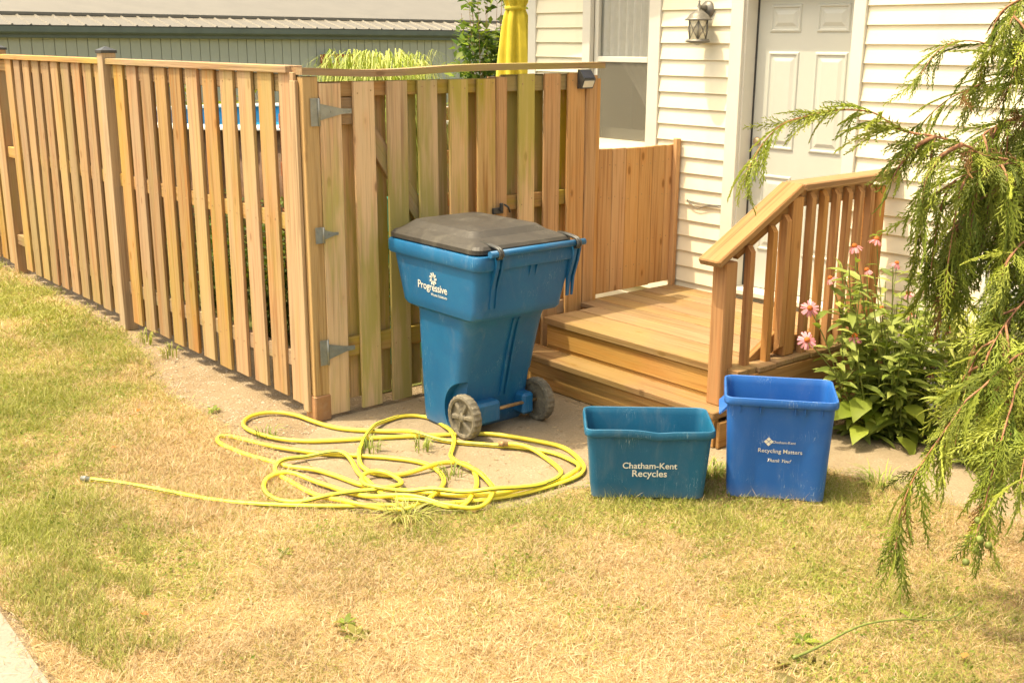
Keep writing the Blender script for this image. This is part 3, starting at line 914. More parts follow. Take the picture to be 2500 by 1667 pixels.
# sloping handrail, then level handrail to the wall
beam('handrail', (nx1 - 0.002, 1.305, 0.918), (nx2 - 0.012, 1.895, 1.250), 0.140, 0.038, M['decky'], 0.006)
beam('handrail', (nx2 - 0.006, 1.900, 1.247), (nx2 + 0.002, 2.738, 1.253), 0.142, 0.037, M['decky'], 0.006)
beam('top_rail', (nx1 + 0.002, 1.47, 0.955), (nx2 - 0.004, 1.832, 1.160), 0.036, 0.085, M['decky'])
beam('top_rail', (nx2 - 0.002, 1.92, 1.185), (nx2 + 0.002, 2.557, 1.185), 0.036, 0.085, M['decky'])
beam('bottom_rail', (nx1 - 0.004, 1.49, 0.270), (nx2 - 0.012, 1.832, 0.475), 0.036, 0.088, M['decky'])
beam('bottom_rail', (nx2 - 0.006, 1.92, 0.425), (nx2 - 0.002, 2.557, 0.425), 0.036, 0.085, M['decky'])
def baluster(x, y, z0, z1):
    h = 0.018
    prof = [(-h, z0), (h, z0 + 0.03), (h, z1 - 0.03), (h - 0.022, z1), (-h, z1)]
    MB().loft([[(p, -h, z) for p, z in prof], [(p, h, z) for p, z in prof]], smooth=False).build('baluster', M['newel'], deck, (x, y, 0))
for yy, za, zb in ((1.552, 0.285, 0.985), (1.705, 0.35, 1.07), (1.800, 0.41, 1.115)):
    t = (yy - 1.425) / 0.45
    baluster(nx1 + (nx2 - nx1) * t + 0.0365, yy, za, zb)
for yy in (1.985, 2.090, 2.195, 2.300, 2.405, 2.505):
    baluster(nx2 + 0.037, yy, 0.33, 1.215)

# ------------------------------------------------------------------ lettering
def text_mesh(txt, width, mat, bold=0.0, shear=0.0, spacing=1.0):
    """flat print: centred on x, baseline at 0, in the local xz plane facing -y"""
    cu_ = bpy.data.curves.new('print', 'FONT')
    cu_.body = txt
    cu_.align_x = 'CENTER'
    cu_.offset = bold
    cu_.shear = shear
    cu_.space_character = spacing
    cu_.resolution_u = 3
    tmp = bpy.data.objects.new('print', cu_)
    COL.objects.link(tmp)
    dg = bpy.context.evaluated_depsgraph_get()
    me = bpy.data.meshes.new_from_object(tmp.evaluated_get(dg))
    bpy.data.objects.remove(tmp)
    xs = [v.co.x for v in me.vertices]
    s = width / (max(xs) - min(xs))
    for v in me.vertices:
        v.co = (v.co.x * s, 0.0, v.co.y * s)
    me.materials.clear()
    me.materials.append(mat)
    return me

# ------------------------------------------------------------------ wheeled cart
CC = Vector((0.60, 0.68, 0.0))
cart = thing('wheeled_cart', 'tall blue wheeled refuse cart with charcoal lid standing before the gate', 'refuse cart', CC)
def CR(x0, x1, y0, y1, r, z, n=5):
    return [(p[0] - CC.x, p[1] - CC.y, p[2]) for p in rrect(x0, x1, y0, y1, r, z, n)]
rings = [CR(.380, .650, .455, .895, .05, 0.004), CR(.364, .662, .442, .905, .05, .02), CR(.359, .680, .438, .908, .05, .10), CR(.354, .712, .430, .915, .055, .26),
         CR(.348, .750, .424, .922, .06, .42), CR(.342, .785, .418, .928, .07, .54), CR(.342, .806, .414, .932, .075, .600), CR(.345, .818, .410, .934, .07, .622), CR(.320, .850, .400, .938, .06, .632), CR(.290, .884, .391, .944, .05, .640), CR(.268, .897, .388, .948, .045, .656),
         CR(.260, .902, .387, .951, .045, .69), CR(.205, .930, .378, .992, .045, .890)]
bmsh = MB().loft(rings)
body = bmsh.build('body', M['cart'], cart)
def cutter(x, z, r, y0, y1):
    m_ = MB().lathe([(r, -(y1 - CC.y)), (r, -(y0 - CC.y))], (x - CC.x, 0, z), 40, 'Y')
    o = m_.build('cutter', M['cart'])
    o.location = CC
    return o
cuts = [cutter(.742, .118, .172, .30, .478), cutter(.742, .118, .172, .878, 1.1)]
for c_ in cuts:
    md = body.modifiers.new('b', 'BOOLEAN'); md.operation = 'DIFFERENCE'; md.object = c_; md.solver = 'EXACT'
dg = bpy.context.evaluated_depsgraph_get()
dg.update()
nm = bpy.data.meshes.new_from_object(body.evaluated_get(dg))
body.modifiers.clear(); body.data = nm
nm.set_sharp_from_angle(angle=math.radians(32))
for c_ in cuts:
    bpy.data.objects.remove(c_)
# rim flange
rf = MB().loft([CR(.205, .932, .377, .994, .045, .892), CR(.176, .945, .364, 1.008, .05, .894), CR(.168, .949, .361, 1.011, .05, .902), CR(.166, .950, .360, 1.012, .05, .955), CR(.172, .948, .366, 1.006, .05, .963), CR(.20, .93, .39, .98, .045, .964)], True, True)
rimo = rf.build('rim', M['cart'], cart)
rimo.data.set_sharp_from_angle(angle=math.radians(40))
# lid
def lidring(ins, z, tilt=0.0):
    return [(x - 0, y, zz + tilt * (x + 0.43)) for (x, y, zz) in CR(.176 + ins, .922 - ins, .376 + ins, .992 - ins, .055, z)]
lr = [lidring(0.004, .966), lidring(-0.004, .972), lidring(-0.004, .992), lidring(0.008, 1.006), lidring(0.030, 1.014)]
lr += [CR(.208, .800, .446, .945, .05, 1.026), CR(.236, .760, .486, .912, .045, 1.052), CR(.26, .72, .52, .88, .04, 1.058), CR(.33, .62, .60, .80, .03, 1.060)]
lido = MB().loft(lr).build('lid', M['lid'], cart)
lido.data.set_sharp_from_angle(angle=math.radians(11))
def lbox(name, c, d, mat, bev=0.004, parent=cart, rot=(0, 0, 0)):
    MB().box(tuple(Vector(c) - CC), d, bev).build(name, mat, parent)
# handle bar with brackets, lid hinges
hx, hz = .968, .978
hb = MB().tube([(hx - CC.x, .418 - CC.y, hz), (hx - CC.x, 1.022 - CC.y, hz)], .0165, 14)
hb.build('handle', M['cart'], cart)
for yy in (.47, .965):
    g = MB()
    prof = [(.905, .70), (.912, .70), (.925, .80), (.955, .885), (.975, .972), (.955, .972), (.925, .90), (.905, .86)]
    g.loft([[(x - CC.x, yy - .009 - CC.y, z) for x, z in prof], [(x - CC.x, yy + .009 - CC.y, z) for x, z in prof]], smooth=False)
    g.loft([[(x - CC.x, yy + .025 - CC.y, z) for x, z in prof], [(x - CC.x, yy + .036 - CC.y, z) for x, z in prof]], smooth=False)
    g.build('handle_bracket', M['cart'], cart)
g = MB()
prof = [(.910, .82), (.918, .82), (.945, .90), (.945, .955), (.91, .955)]
for yy in (.70, .74):
    g.loft([[(x - CC.x, yy - .004 - CC.y, z) for x, z in prof], [(x - CC.x, yy + .004 - CC.y, z) for x, z in prof]], smooth=False)
g.build('handle_bracket', M['cart'], cart)
for yy in (.462, .475, .958, .972):
    h = MB().tube([(p[0] - CC.x, yy - CC.y, p[1]) for p in ((.84, 1.014), (.90, 1.012), (.95, 1.006), (.975, 1.001), (.992, .988), (.994, .972), (.984, .958), (.965, .954))], .0075, 8)
    h.build('lid_hinge', M['black'], cart)
for yy in (.700, .735):
    h = MB()
    prof = [(.66, .17), (.703, .17), (.727, .26), (.764, .42), (.797, .54), (.816, .60), (.78, .60)]
    h.loft([[(x - CC.x, yy - .007 - CC.y, z) for x, z in prof], [(x - CC.x, yy + .007 - CC.y, z) for x, z in prof]], smooth=False)
    h.build('back_rib', M['cart'], cart)
for yy, wy in ((.570, .185), (.848, .075)):
    lbox('axle_block', (.690, yy, .108), (.135, wy, .115), M['cart'], .014)
MB().tube([(.742 - CC.x, .42 - CC.y, .118), (.742 - CC.x, .945 - CC.y, .118)], .0095, 10).build('axle', M['rust'], cart)
def wheel(yc, out):
    wo_ = thing('wheel', 'x', 'x', (.742 - CC.x, yc - CC.y, .1175)); del wo_['label']; del wo_['category']; wo_.parent = cart
    prof = [(.088, .022), (.100, .026), (.110, .022), (.1145, .012), (.1145, -.012), (.110, -.022), (.100, -.026), (.088, -.022)]
    rr = []
    n = 48
    for k in range(n):
        a = 2 * math.pi * k / n
        rr.append([((r + (.003 if (k % 2 and r > .109) else 0)) * math.cos(a), h_, (r + (.003 if (k % 2 and r > .109) else 0)) * math.sin(a)) for r, h_ in prof])
    rr.append(rr[0])
    t_ = MB(); t_.loft(rr, False, False, smooth=False)
    t_.build('tyre', M['wheel'], wo_)
    hb_ = MB()
    hb_.lathe([(.093, -.010), (.093, .010)], n=32, axis='Y')
    s_ = 1 if out < 0 else -1
    hb_.lathe([(.030, .008), (.027, .020), (.018, .026), (.002, .027)] if s_ > 0 else [(.002, -.027), (.018, -.026), (.027, -.020), (.030, -.008)], n=20, axis='Y')
    for k in range(6):
        a = k * math.pi / 3 + 0.15
        u_ = Vector((math.cos(a), 0, math.sin(a))); w_ = Vector((-math.sin(a), 0, math.cos(a))); o_ = Vector((0, -s_, 0))
        r0, r1 = .024, .090
        q = []
        for rr_, hw, ht in ((r0, .011, .019), (r1, .019, .0125)):
            c0 = u_ * rr_
            q.append([c0 - w_ * hw + o_ * .0101, c0 + w_ * hw + o_ * .0101, c0 + w_ * hw * .45 + o_ * (ht + .006), c0 - w_ * hw * .45 + o_ * (ht + .006)])
        hb_.loft(q, smooth=False)
    hb_.build('hub', M['wheel'], wo_)
wheel(.436, -1)
wheel(.920, 1)
def cart_side(me, x, z, name='lettering', p=None):
    yf = .3872 - .0092 * (z - .69) / .2
    obj(name, me, cart, (x - CC.x, yf - .0026 - CC.y, z), (0.040, 0, 0))
cart_side(text_mesh('Progressive', .245, M['print'], .008, spacing=.95), .552, .741)
cart_side(text_mesh('Waste Solutions', .135, M['print'], .004), .607, .716)
fw = MB()
for k in range(9):
    a = 2 * math.pi * k / 9
    pts = []
    for (r, da) in ((.007, 0), (.016, -.30), (.026, -.22), (.0305, .02), (.029, .22), (.018, .20)):
        pts.append((r * math.cos(a + da), 0, r * 1.12 * math.sin(a + da)))
    fw.add(pts, [tuple(range(len(pts)))])
cart_side(fw.mesh('emblem', M['print']), .563, .803, 'emblem')

# ------------------------------------------------------------------ open recycling boxes
def rrect2(w, d, r, z, ne=14, fn=None, n=4):
    base = rrect(-w / 2, w / 2, -d / 2, d / 2, r, z, n)
    m = n + 1
    out = []
    for c in range(4):
        out += base[c * m:(c + 1) * m]
        a, b_ = Vector(base[(c + 1) * m - 1]), Vector(base[((c + 1) % 4) * m])
        for k in range(1, ne):
            out.append(tuple(a.lerp(b_, k / ne)))
    return [fn(*p) for p in out] if fn else out

def openbox(name, label, loc, rz, h, wb_, db_, wt, dt, mat, panel_w, panel_d, sag=0.0):
    t = thing(name, label, 'recycling box', loc, rz)
    def pan(s):
        def f(x, y, z):
            if abs(x) < wt * .44 and y < 0 and abs(y) > dt * .38:
                e = min(1, max(0, (panel_w - abs(x - .01)) / .008))
                y += panel_d * e * s
            return (x, y, z)
        return f
    def sagf(x, y, z):
        if y < 0:
            z -= sag * math.exp(-((x - .035) / .05) ** 2) + sag * .45 * math.sin(x * 11)
        return (x, y, z)
    lip = .032
    lerp = lambda a, b_, k: a + (b_ - a) * k
    R_ = [rrect2(wb_ - .03, db_ - .03, .03, .002, fn=pan(1)), rrect2(wb_, db_, .035, .012, fn=pan(1))]
    for k in (.25, .5, .75, .97):
        R_.append(rrect2(lerp(wb_, wt - .03, k), lerp(db_, dt - .03, k), .035, lerp(.012, h - lip, k), fn=pan(1)))
    R_.append(rrect2(wt - .03, dt - .03, .035, h - lip, fn=sagf))
    for (dw, z) in ((0.004, h - lip - .002), (.010, h - lip + .006), (.008, h - .010), (0.004, h - .002), (-.004, h), (-.012, h - .003), (-.020, h - .014)):
        R_.append(rrect2(wt - .012 + dw, dt - .012 + dw, .038, z, fn=sagf))
    R_.append(rrect2(wt - .040, dt - .040, .034, h - lip, fn=pan(1)))
    R_.append(rrect2(lerp(wb_, wt, .5) - .020, lerp(db_, dt, .5) - .020, .03, h * .5, fn=pan(1)))
    R_.append(rrect2(wb_ - .012, db_ - .012, .03, .018, fn=pan(1)))
    o = MB().loft(R_).build('tub', mat, t)
    o.data.set_sharp_from_angle(angle=math.radians(30))
    return t
TS = Vector((1.8965, .556, .012)) + Vector((-.755, .656, 0)) * .15
b1 = openbox('recycling_box', 'low teal recycling box with a cracked rim sitting on the lawn edge', TS, math.radians(48.5), .330, .490, .275, .565, .340, M['binteal'], .150, .006, .008)
TT = Vector((2.237, .997, .012)) + Vector((-.657, .755, 0)) * .140
b2 = openbox('recycling_box', 'taller bright blue recycling box right of the teal one', TT, math.radians(40.0), .470, .415, .305, .482, .358, M['binblue'], .120, .008, .0)
def box_print(t, me, x, z, db_, dt, h, pd, name='lettering'):
    yf = -(db_ + (dt - .03 - db_) * (z / (h - .04))) / 2 + pd
    tilt = math.atan2((dt - .03 - db_) / 2, h)
    obj(name, me, t, (x, yf - .0026, z), (tilt, 0, 0))
a1 = (.275, .340, .330, .006)
box_print(b1, text_mesh('Chatham-Kent', .235, M['print'], .014), .003, .150, *a1)
box_print(b1, text_mesh('Recycles', .150, M['print'], .014), .003, .112, *a1)
a2 = (.305, .358, .470, .008)
box_print(b2, text_mesh('Chatham-Kent', .098, M['print'], .0), .022, .268, *a2)
box_print(b2, text_mesh('Recycling Matters', .185, M['print'], .004), .008, .224, *a2)
box_print(b2, text_mesh('Thank You!', .100, M['print'], .004, shear=.35), .004, .182, *a2)
dm = MB()
for (cx_, cz_) in ((-.011, 0), (.011, 0), (0, .011), (0, -.011)):
    q = .0095
    dm.add([(cx_ - q, 0, cz_), (cx_, 0, cz_ - q), (cx_ + q, 0, cz_), (cx_, 0, cz_ + q)], [(0, 1, 2, 3)])
box_print(b2, dm.mesh('emblem', M['print']), -.042, .274, *a2, name='emblem')
# grip lip on the left end of the tall box, drain ribs under its rim
gp = MB()
gp.loft([[(-.225, -.10, .405), (-.258, -.10, .37), (-.254, -.10, .365), (-.22, -.10, .395)], [(-.225, .10, .405), (-.258, .10, .37), (-.254, .10, .365), (-.22, .10, .395)]], smooth=False)
gp.build('grip', M['binblue'], b2)
for x in (-.17, -.085, .06, .10, .17):
    MB().box((x, -.164, .418), (.006, .012, .03), .002).build('rib', M['binblue'], b2)
for x in (-.16, .16):
    MB().box((x, -.156, .288), (.006, .010, .02), .002).build('rib', M['binteal'], b1)

# ------------------------------------------------------------------ garden hose
HOSE = [(0.142,-1.244),(0.312,-1.130),(0.535,-1.012),(0.745,-0.895),(0.925,-0.740),(1.106,-0.540),(1.217,-0.374),(1.335,-0.211),(1.402,-0.093),(1.461,0.033),(1.500,0.179),(1.514,0.352),(1.505,0.504),(1.452,0.593),(1.350,0.659),(1.172,0.710),(0.998,0.656),(0.841,0.581),(0.753,0.499),(0.666,0.365),(0.502,0.096),(0.390,-0.109),(0.300,-0.235),(0.182,-0.319),(0.024,-0.367),(-0.107,-0.358),(-0.197,-0.290),(-0.225,-0.203),(-0.186,-0.121),(-0.082,-0.066),(0.065,-0.046),(0.205,-0.017),(0.303,0.036),(0.395,0.119),(0.500,0.211),(0.665,0.269),(0.807,0.358),(0.964,0.481),(1.119,0.582),(1.245,0.623),(1.373,0.607),(1.448,0.572),(1.479,0.518),(1.488,0.423),(1.482,0.240),(1.469,0.071),(1.411,-0.014),(1.290,-0.095),(1.145,-0.203),(1.017,-0.284),(0.969,-0.320),(0.814,-0.348),(0.661,-0.390),(0.581,-0.452),(0.504,-0.483),(0.322,-0.545),(0.178,-0.571),(0.086,-0.580),(0.022,-0.567),(-0.009,-0.541),(0.002,-0.509),(0.129,-0.446),(0.268,-0.391),(0.497,-0.261),(0.651,-0.128),(0.732,-0.055),(0.865,0.034),(0.969,0.060),(1.099,0.033),(1.194,-0.028),(1.276,-0.126),(1.322,-0.219),(1.335,-0.309),(1.256,-0.400),(1.175,-0.466),(1.070,-0.503),(0.919,-0.539),(0.759,-0.550),(0.622,-0.555),(0.562,-0.538),(0.508,-0.478),(0.497,-0.388),(0.534,-0.283),(0.586,-0.192),(0.704,-0.204),(0.840,-0.255),(0.999,-0.298),(1.136,-0.313),(1.259,-0.297),(1.356,-0.243),(1.435,-0.185),(1.462,-0.113),(1.366,0.012),(1.243,0.121),(1.105,0.196),(1.025,0.193),(0.998,0.121),(1.003,0.054),(0.991,-0.054),(0.964,-0.139),(0.886,-0.199),(0.774,-0.197),(0.672,-0.145),(0.552,-0.056),(0.424,0.072),(0.312,0.221),(0.291,0.384),(0.399,0.460),(0.567,0.439),(0.757,0.357),(0.867,0.264),(0.945,0.192),(1.027,0.163),(1.181,0.165),(1.325,0.133),(1.432,0.067),(1.512,-0.025),(1.515,-0.112),(1.420,-0.190),(1.281,-0.256),(1.168,-0.342),(1.015,-0.406),(0.826,-0.453),(0.693,-0.498),(0.648,-0.553),(0.649,-0.618),(0.725,-0.678),(0.832,-0.706),(0.921,-0.686),(0.984,-0.622),(1.028,-0.493),(1.052,-0.388),(1.088,-0.330),(1.107,-0.236),(1.114,-0.199),(1.067,-0.170),(0.966,-0.167),(0.898,-0.199),(0.891,-0.254),(0.946,-0.305),(1.036,-0.338),(1.117,-0.308),(1.175,-0.223),(1.311,-0.110),(1.468,0.028),(1.502,0.223),(1.498,0.376),(1.443,0.459),(1.340,0.518),(1.172,0.556),(1.054,0.537),(1.002,0.490)]
HR = 0.0106
hp = catmull(HOSE, 0.022)
zz = np.full(len(hp), HR + 0.012)
arc = np.concatenate([[0], np.cumsum(np.linalg.norm(np.diff(hp, axis=0), axis=1))])
lawn_in = in_poly(hp[:, 0], hp[:, 1], LAWN)
zz += np.where(lawn_in, 0.001, -0.004)
for i in range(len(hp)):
    e = np.where(arc[i] - arc[:i] > 0.12)[0]
    if len(e):
        dd = np.linalg.norm(hp[e] - hp[i], axis=1)
        k = dd < 2.1 * HR
        if k.any():
            zz[i] = max(zz[i], (zz[e][k] + 1.75 * HR).max())
zs = zz.copy()
for i in range(len(hp)):
    lo, hi = max(0, i - 14), min(len(hp), i + 15)
    w_ = np.exp(-((arc[lo:hi] - arc[i]) / 0.11) ** 2)
    zs[i] = ((zz[lo:hi] - HR) * w_).max() + HR
for _ in range(6):
    zs[1:-1] = np.maximum(.25 * zs[:-2] + .5 * zs[1:-1] + .25 * zs[2:], HR + .008)
for _ in range(4):
    hp[1:-1] = .2 * hp[:-2] + .6 * hp[1:-1] + .2 * hp[2:]
hp3 = np.column_stack([hp, zs])
hose = thing('garden_hose', 'yellow garden hose lying in loose loops on the path and lawn', 'hose')
MB().tube(hp3, HR, 12, stripe=[2 + 2 * math.sin(s * 1.1) for s in arc]).build('tubing', [M['hose'], M['stripe']], hose)
def coupling(p, q, name):
    p, q = Vector(p), Vector(q)
    d = (p - q).normalized()
    MB().tube([p - d * .012, p + d * .010, p + d * .0105, p + d * .022, p + d * .0225, p + d * .036], [.0115, .0115, .0138, .0138, .0125, .0125], 12).build(name, M['rust'] if name == 'coupling' else M['galv'], hose)
coupling(hp3[0], hp3[3], 'nozzle_end')
coupling(hp3[-1], hp3[-4], 'coupling')

# ------------------------------------------------------------------ yard behind the fence
shed = thing('outbuilding', 'long grey-green outbuilding with tan ribbed metal roof far behind the fence', 'building', (-15, 5, 0))
MB().box((-2.1, 3, 1.0), (4.0, 24.0, 2.2)).build('wall', M['shedwall'], shed)
key = MB().box((0, 0, 0), (.02, .178, 2.15), .004).mesh('siding_board', M['shedwall'])
for k in range(126):
    obj('siding_board', key, shed, (-.088, -9.0 + .1875 * k + random.uniform(-.002, .002), 1.0), (0, 0, 0))
MB().box((0, 0, 0), (.05, 24.2, .20), .01).build('fascia', M['shedtrim'], shed, (0.02, 3, 2.06))
MB().loft([[(x, -9.1, z) for x, z in ((.05, 2.14), (.05, 2.05), (.10, 2.03), (.15, 2.06), (.16, 2.15), (.14, 2.15), (.13, 2.08), (.07, 2.08))], [(x, 15.1, z) for x, z in ((.05, 2.14), (.05, 2.05), (.10, 2.03), (.15, 2.06), (.16, 2.15), (.14, 2.15), (.13, 2.08), (.07, 2.08))]], smooth=False).build('gutter', M['shedtrim'], shed)
sl2 = 0.23
rp = MB()
prof = [(-.15, 0), (.10, 0), (.12, .022), (.135, .022), (.15, 0), (.15, -.012), (-.15, -.012)]
rp.loft([[(.10, y, 2.17 + z) for y, z in prof], [(-1.05, y, 2.17 + 1.15 * sl2 + z) for y, z in prof]], smooth=False)
rpm = rp.mesh('roof_panel', M['shedroof'])
for k in range(80):
    obj('roof_panel', rpm, shed, (0, -8.95 + .30 * k, 0))
MB().loft([[(x, -9.1, z) for x, z in ((-.62, 2.345), (-.62, 2.395), (-6.0, 2.395 + 5.38 * sl2), (-6.0, 2.3 + 5.38 * sl2))], [(x, 15.1, z) for x, z in ((-.62, 2.345), (-.62, 2.395), (-6.0, 2.395 + 5.38 * sl2), (-6.0, 2.3 + 5.38 * sl2))]], smooth=False).build('roof', M['shedroof'], shed)
sg_ = thing('red_sign', 'small red sign fixed on the grey-green outbuilding wall', 'sign', (-14.96, 9.25, 1.55))
MB().box((0, 0, 0), (.02, .78, .26), .004).build('plate', M['red'], sg_)
MB().box((.012, -.12, .03), (.004, .12, .14)).box((.012, .13, .0), (.004, .2, .12)).build('plate_mark', M['white'], sg_)

pool = thing('swimming_pool', 'round above-ground pool with blue liner and white rim seen through the fence', 'pool', (-4.45, 2.45, 0))
def circ(r, z, n=64): return [(r * math.cos(2 * math.pi * k / n), r * math.sin(2 * math.pi * k / n), z) for k in range(n)]
MB().loft([circ(1.70, 0), circ(1.70, 1.26), circ(1.68, 1.26), circ(1.68, 0.02)], True, True).build('wall', M['poolwall'], pool)
MB().loft([circ(1.675, .03), circ(1.675, 1.255), circ(1.66, 1.255), circ(1.66, .04)], False, False).build('liner', M['poolblue'], pool)
MB().loft([circ(1.78, 1.262), circ(1.78, 1.29), circ(1.64, 1.295), circ(1.64, 1.262)], False, False).build('rim', M['white'], pool)
me = bpy.data.meshes.new('water'); me.from_pydata(circ(1.655, 1.10), [], [tuple(range(64))]); me.materials.append(M['water'])
obj('water', me, pool)
for k in range(14):
    a = 2 * math.pi * k / 14
    board('upright', pool, (1.715 * math.cos(a), 1.715 * math.sin(a), .635), (.03, .12, 1.25), M['poolwall'], rot=(0, 0, a))
ld = MB()
for dy in (0.0, .42):
    ld.tube(catmull([(.45, -1.9 + dy * .2 + 0, 0), (.45 - dy, -1.72, 1.2), (.42 - dy, -1.6, 1.45), (.38 - dy, -1.5, 1.52), (.34 - dy, -1.4, 1.40), (.33 - dy, -1.38, 1.0)], .05), .02, 8)
ld.build('ladder_rail', M['white'], pool, (-.55, .05, 0))

um = thing('patio_umbrella', 'closed yellow canvas patio umbrella standing beside the house corner', 'umbrella', (-2.27, 3.27, 0))
MB().lathe([(.25, 0), (.25, .05), (.05, .08), (.03, .3)], n=20).build('base', M['black'], um)
MB().tube([(0, 0, .2), (0, 0, 2.95)], .02, 8).build('pole', M['rust'], um)
rg = []
for (z, r, am) in ((.95, .135, .3), (1.2, .142, .26), (1.5, .138, .24), (1.8, .122, .22), (2.05, .100, .22), (2.15, .085, .18), (2.2, .07, .10), (2.25, .085, .2), (2.4, .115, .25), (2.6, .10, .2), (2.85, .03, .1)):
    n = 48
    rg.append([(r * (1 + am * math.cos(6 * a + .6 * math.sin(3 * a + z * 2)) + .08 * math.sin(13 * a)) * math.cos(a), r * (1 + am * math.cos(6 * a + .6 * math.sin(3 * a + z * 2)) + .08 * math.sin(13 * a)) * math.sin(a), z) for a in [2 * math.pi * k / n for k in range(n)]])
MB().loft(rg, True, True).build('canopy', M['umbrella'], um)
MB().lathe([(.075, 2.185), (.088, 2.19), (.088, 2.215), (.075, 2.22)], n=24).build('tie_strap', M['umbrella'], um)

pr = thing('pool_railing', 'red-brown stained wooden railing seen between the gate boards', 'railing', (-1.5, 1.5, 0))
for yy in (-.75, 0, .75):
    board('post', pr, (0, yy, .78), (.09, .09, 1.56), M['redwood'])
for z in (.55, .85, 1.15, 1.45):
    board('rail', pr, (.06, 0, z), (.03, 1.7, .09), M['redwood'])
tp = thing('plastic_sheet', 'sea green plastic sheet leaning behind the gate', 'plastic sheet', (-.62, .95, 0))
MB().loft([[(0, -.45, 0), (.01, -.45, 0), (-.16, -.45, 1.0), (-.17, -.45, 1.0)], [(0, .45, 0), (.01, .45, 0), (-.16, .45, 1.0), (-.17, .45, 1.0)]], smooth=False).build('sheet', M['teal'], tp)
MB().tube([(-.165, -.46, 1.0), (-.165, .46, 1.0)], .016, 8).build('edge_roll', M['teal'], tp)

# ------------------------------------------------------------------ plants
LEAF_V = [(0, 0, 0), (.5, .27, .04), (.5, -.27, .04), (1, 0, -.10), (.5, 0, -.02)]
LEAF_F = [(0, 4, 1), (0, 2, 4), (1, 4, 3), (4, 2, 3)]
LONG_V = [(0, 0, 0), (.22, .10, .03), (.22, 0, 0), (.22, -.10, .03), (.55, .115, .0), (.55, 0, -.04), (.55, -.115, .0), (.82, .06, -.10), (.82, 0, -.12), (.82, -.06, -.10), (1, 0, -.24)]
LONG_F = [(0, 2, 1), (0, 3, 2), (1, 2, 5), (1, 5, 4), (2, 3, 6), (2, 6, 5), (4, 5, 8), (4, 8, 7), (5, 6, 9), (5, 9, 8), (7, 8, 10), (8, 9, 10)]

def palette(n, a, b_, j=0.12):
    t = RNG.random((n, 1))
    c = np.asarray(a) * (1 - t) + np.asarray(b_) * t
    return np.clip(c * (1 + RNG.normal(0, j, (n, 1))), 0, 1)

def leaves(P, D, size, ca, cb, tv=LEAF_V, tf=LEAF_F, roll=0.5, wide=1.0):
    n = len(P)
    Mx = frames(D, RNG.normal(0, roll, n))
    s = np.asarray(size)
    s = s * np.ones(n)
    Mx = Mx * s[:, None, None]
    Mx[:, :, 1] *= wide
    return stamp(tv, tf, Mx, P, palette(n, ca, cb))

def merge(parts):
    V, F, C, o = [], [], [], 0
    for v, f, c in parts:
        V.append(v); F.append(f + o); C.append(c); o += len(v)
    return np.concatenate(V), np.concatenate(F), np.concatenate(C)

def bush(name, label, base, height, rad, nst, nleaf, size, ca, cb, group=None, zlo=0.15, cat='shrub', droop=0.0, wide=1.0, tv=LEAF_V, tf=LEAF_F):
    """many-stemmed shrub: stems fan out from the base, leaves sit along and around them"""
    t = thing(name, label, cat, base, 0, group)
    st = MB(); P, D = [], []
    per = nleaf // nst
    for k in range(nst):
        a = random.uniform(0, 6.283); q = math.sqrt(random.random())
        tip = Vector((rad[0] * q * math.cos(a), rad[1] * q * math.sin(a), height * random.uniform(.72, 1.03) * (1 - .18 * q)))
        b0 = Vector((tip.x * .15 + random.uniform(-.03, .03), tip.y * .15 + random.uniform(-.03, .03), 0))
        md = b0.lerp(tip, .5) + Vector((tip.x * .12, tip.y * .12, height * .06))
        path = catmull([b0, md, tip], height / 8)
        st.tube(path, [max(.002, .008 * (1 - i / len(path))) for i in range(len(path))], 5, cap=False)
        for i in range(per):
            u = zlo + (1 - zlo) * random.random() ** .8
            p = path[min(len(path) - 1, int(u * (len(path) - 1)))]
            dd = np.array([random.gauss(0, 1), random.gauss(0, 1), random.gauss(.25 - droop, .55)])
            P.append(p + np.array([random.gauss(0, .05), random.gauss(0, .05), random.gauss(0, .05)]) * max(.3, min(1.6, height)))
            D.append(dd + np.array([tip.x, tip.y, 0]) / (rad[0] + .01) * .6)
    st.build('stem', M['bark'] if height > 1.3 else M['stem'], t)
    P, D = np.array(P), np.array(D)
    V, F, C = leaves(P, D, RNG.uniform(.65, 1.25, len(P)) * size, ca, cb, tv, tf, wide=wide)
    o = obj('crown', np_mesh('crown', V, F, M['leaf'], C, True), t)
    o['kind'] = 'stuff'
    return t

G1, G2 = (0.045, 0.085, 0.012), (0.13, 0.19, 0.025)
Y1, Y2 = (0.20, 0.24, 0.03), (0.36, 0.38, 0.06)
bush('leafy_bush', 'dense green bush behind the fence nearest the corner post', (-.75, .75, 0), 1.0, (.5, .35), 26, 1700, .055, G1, G2, 'bushes behind the fence')
bush('leafy_bush', 'green bush behind the fence in the middle of the first panel', (-1.75, .70, 0), 1.02, (.5, .35), 26, 1700, .055, G1, (.16, .21, .03), 'bushes behind the fence')
bush('leafy_bush', 'dark green bush behind the fence close to the capped post', (-2.75, .75, 0), .95, (.5, .35), 22, 1300, .055, (.035, .06, .012), G2, 'bushes behind the fence')
bush('leafy_bush', 'yellow-green bush rising beyond the far side of the pool', (-8.6, 3.5, 0), 1.62, (1.0, .7), 26, 1500, .11, (.11, .17, .02), (.30, .33, .04), 'bushes behind the fence')
bush('young_tree', 'leafy green young tree between the outbuilding and the yellow umbrella', (-4.4, 4.70, 0), 2.9, (.40, .45), 26, 2600, .11, (.06, .11, .015), (.22, .27, .05), None, .35, 'tree')

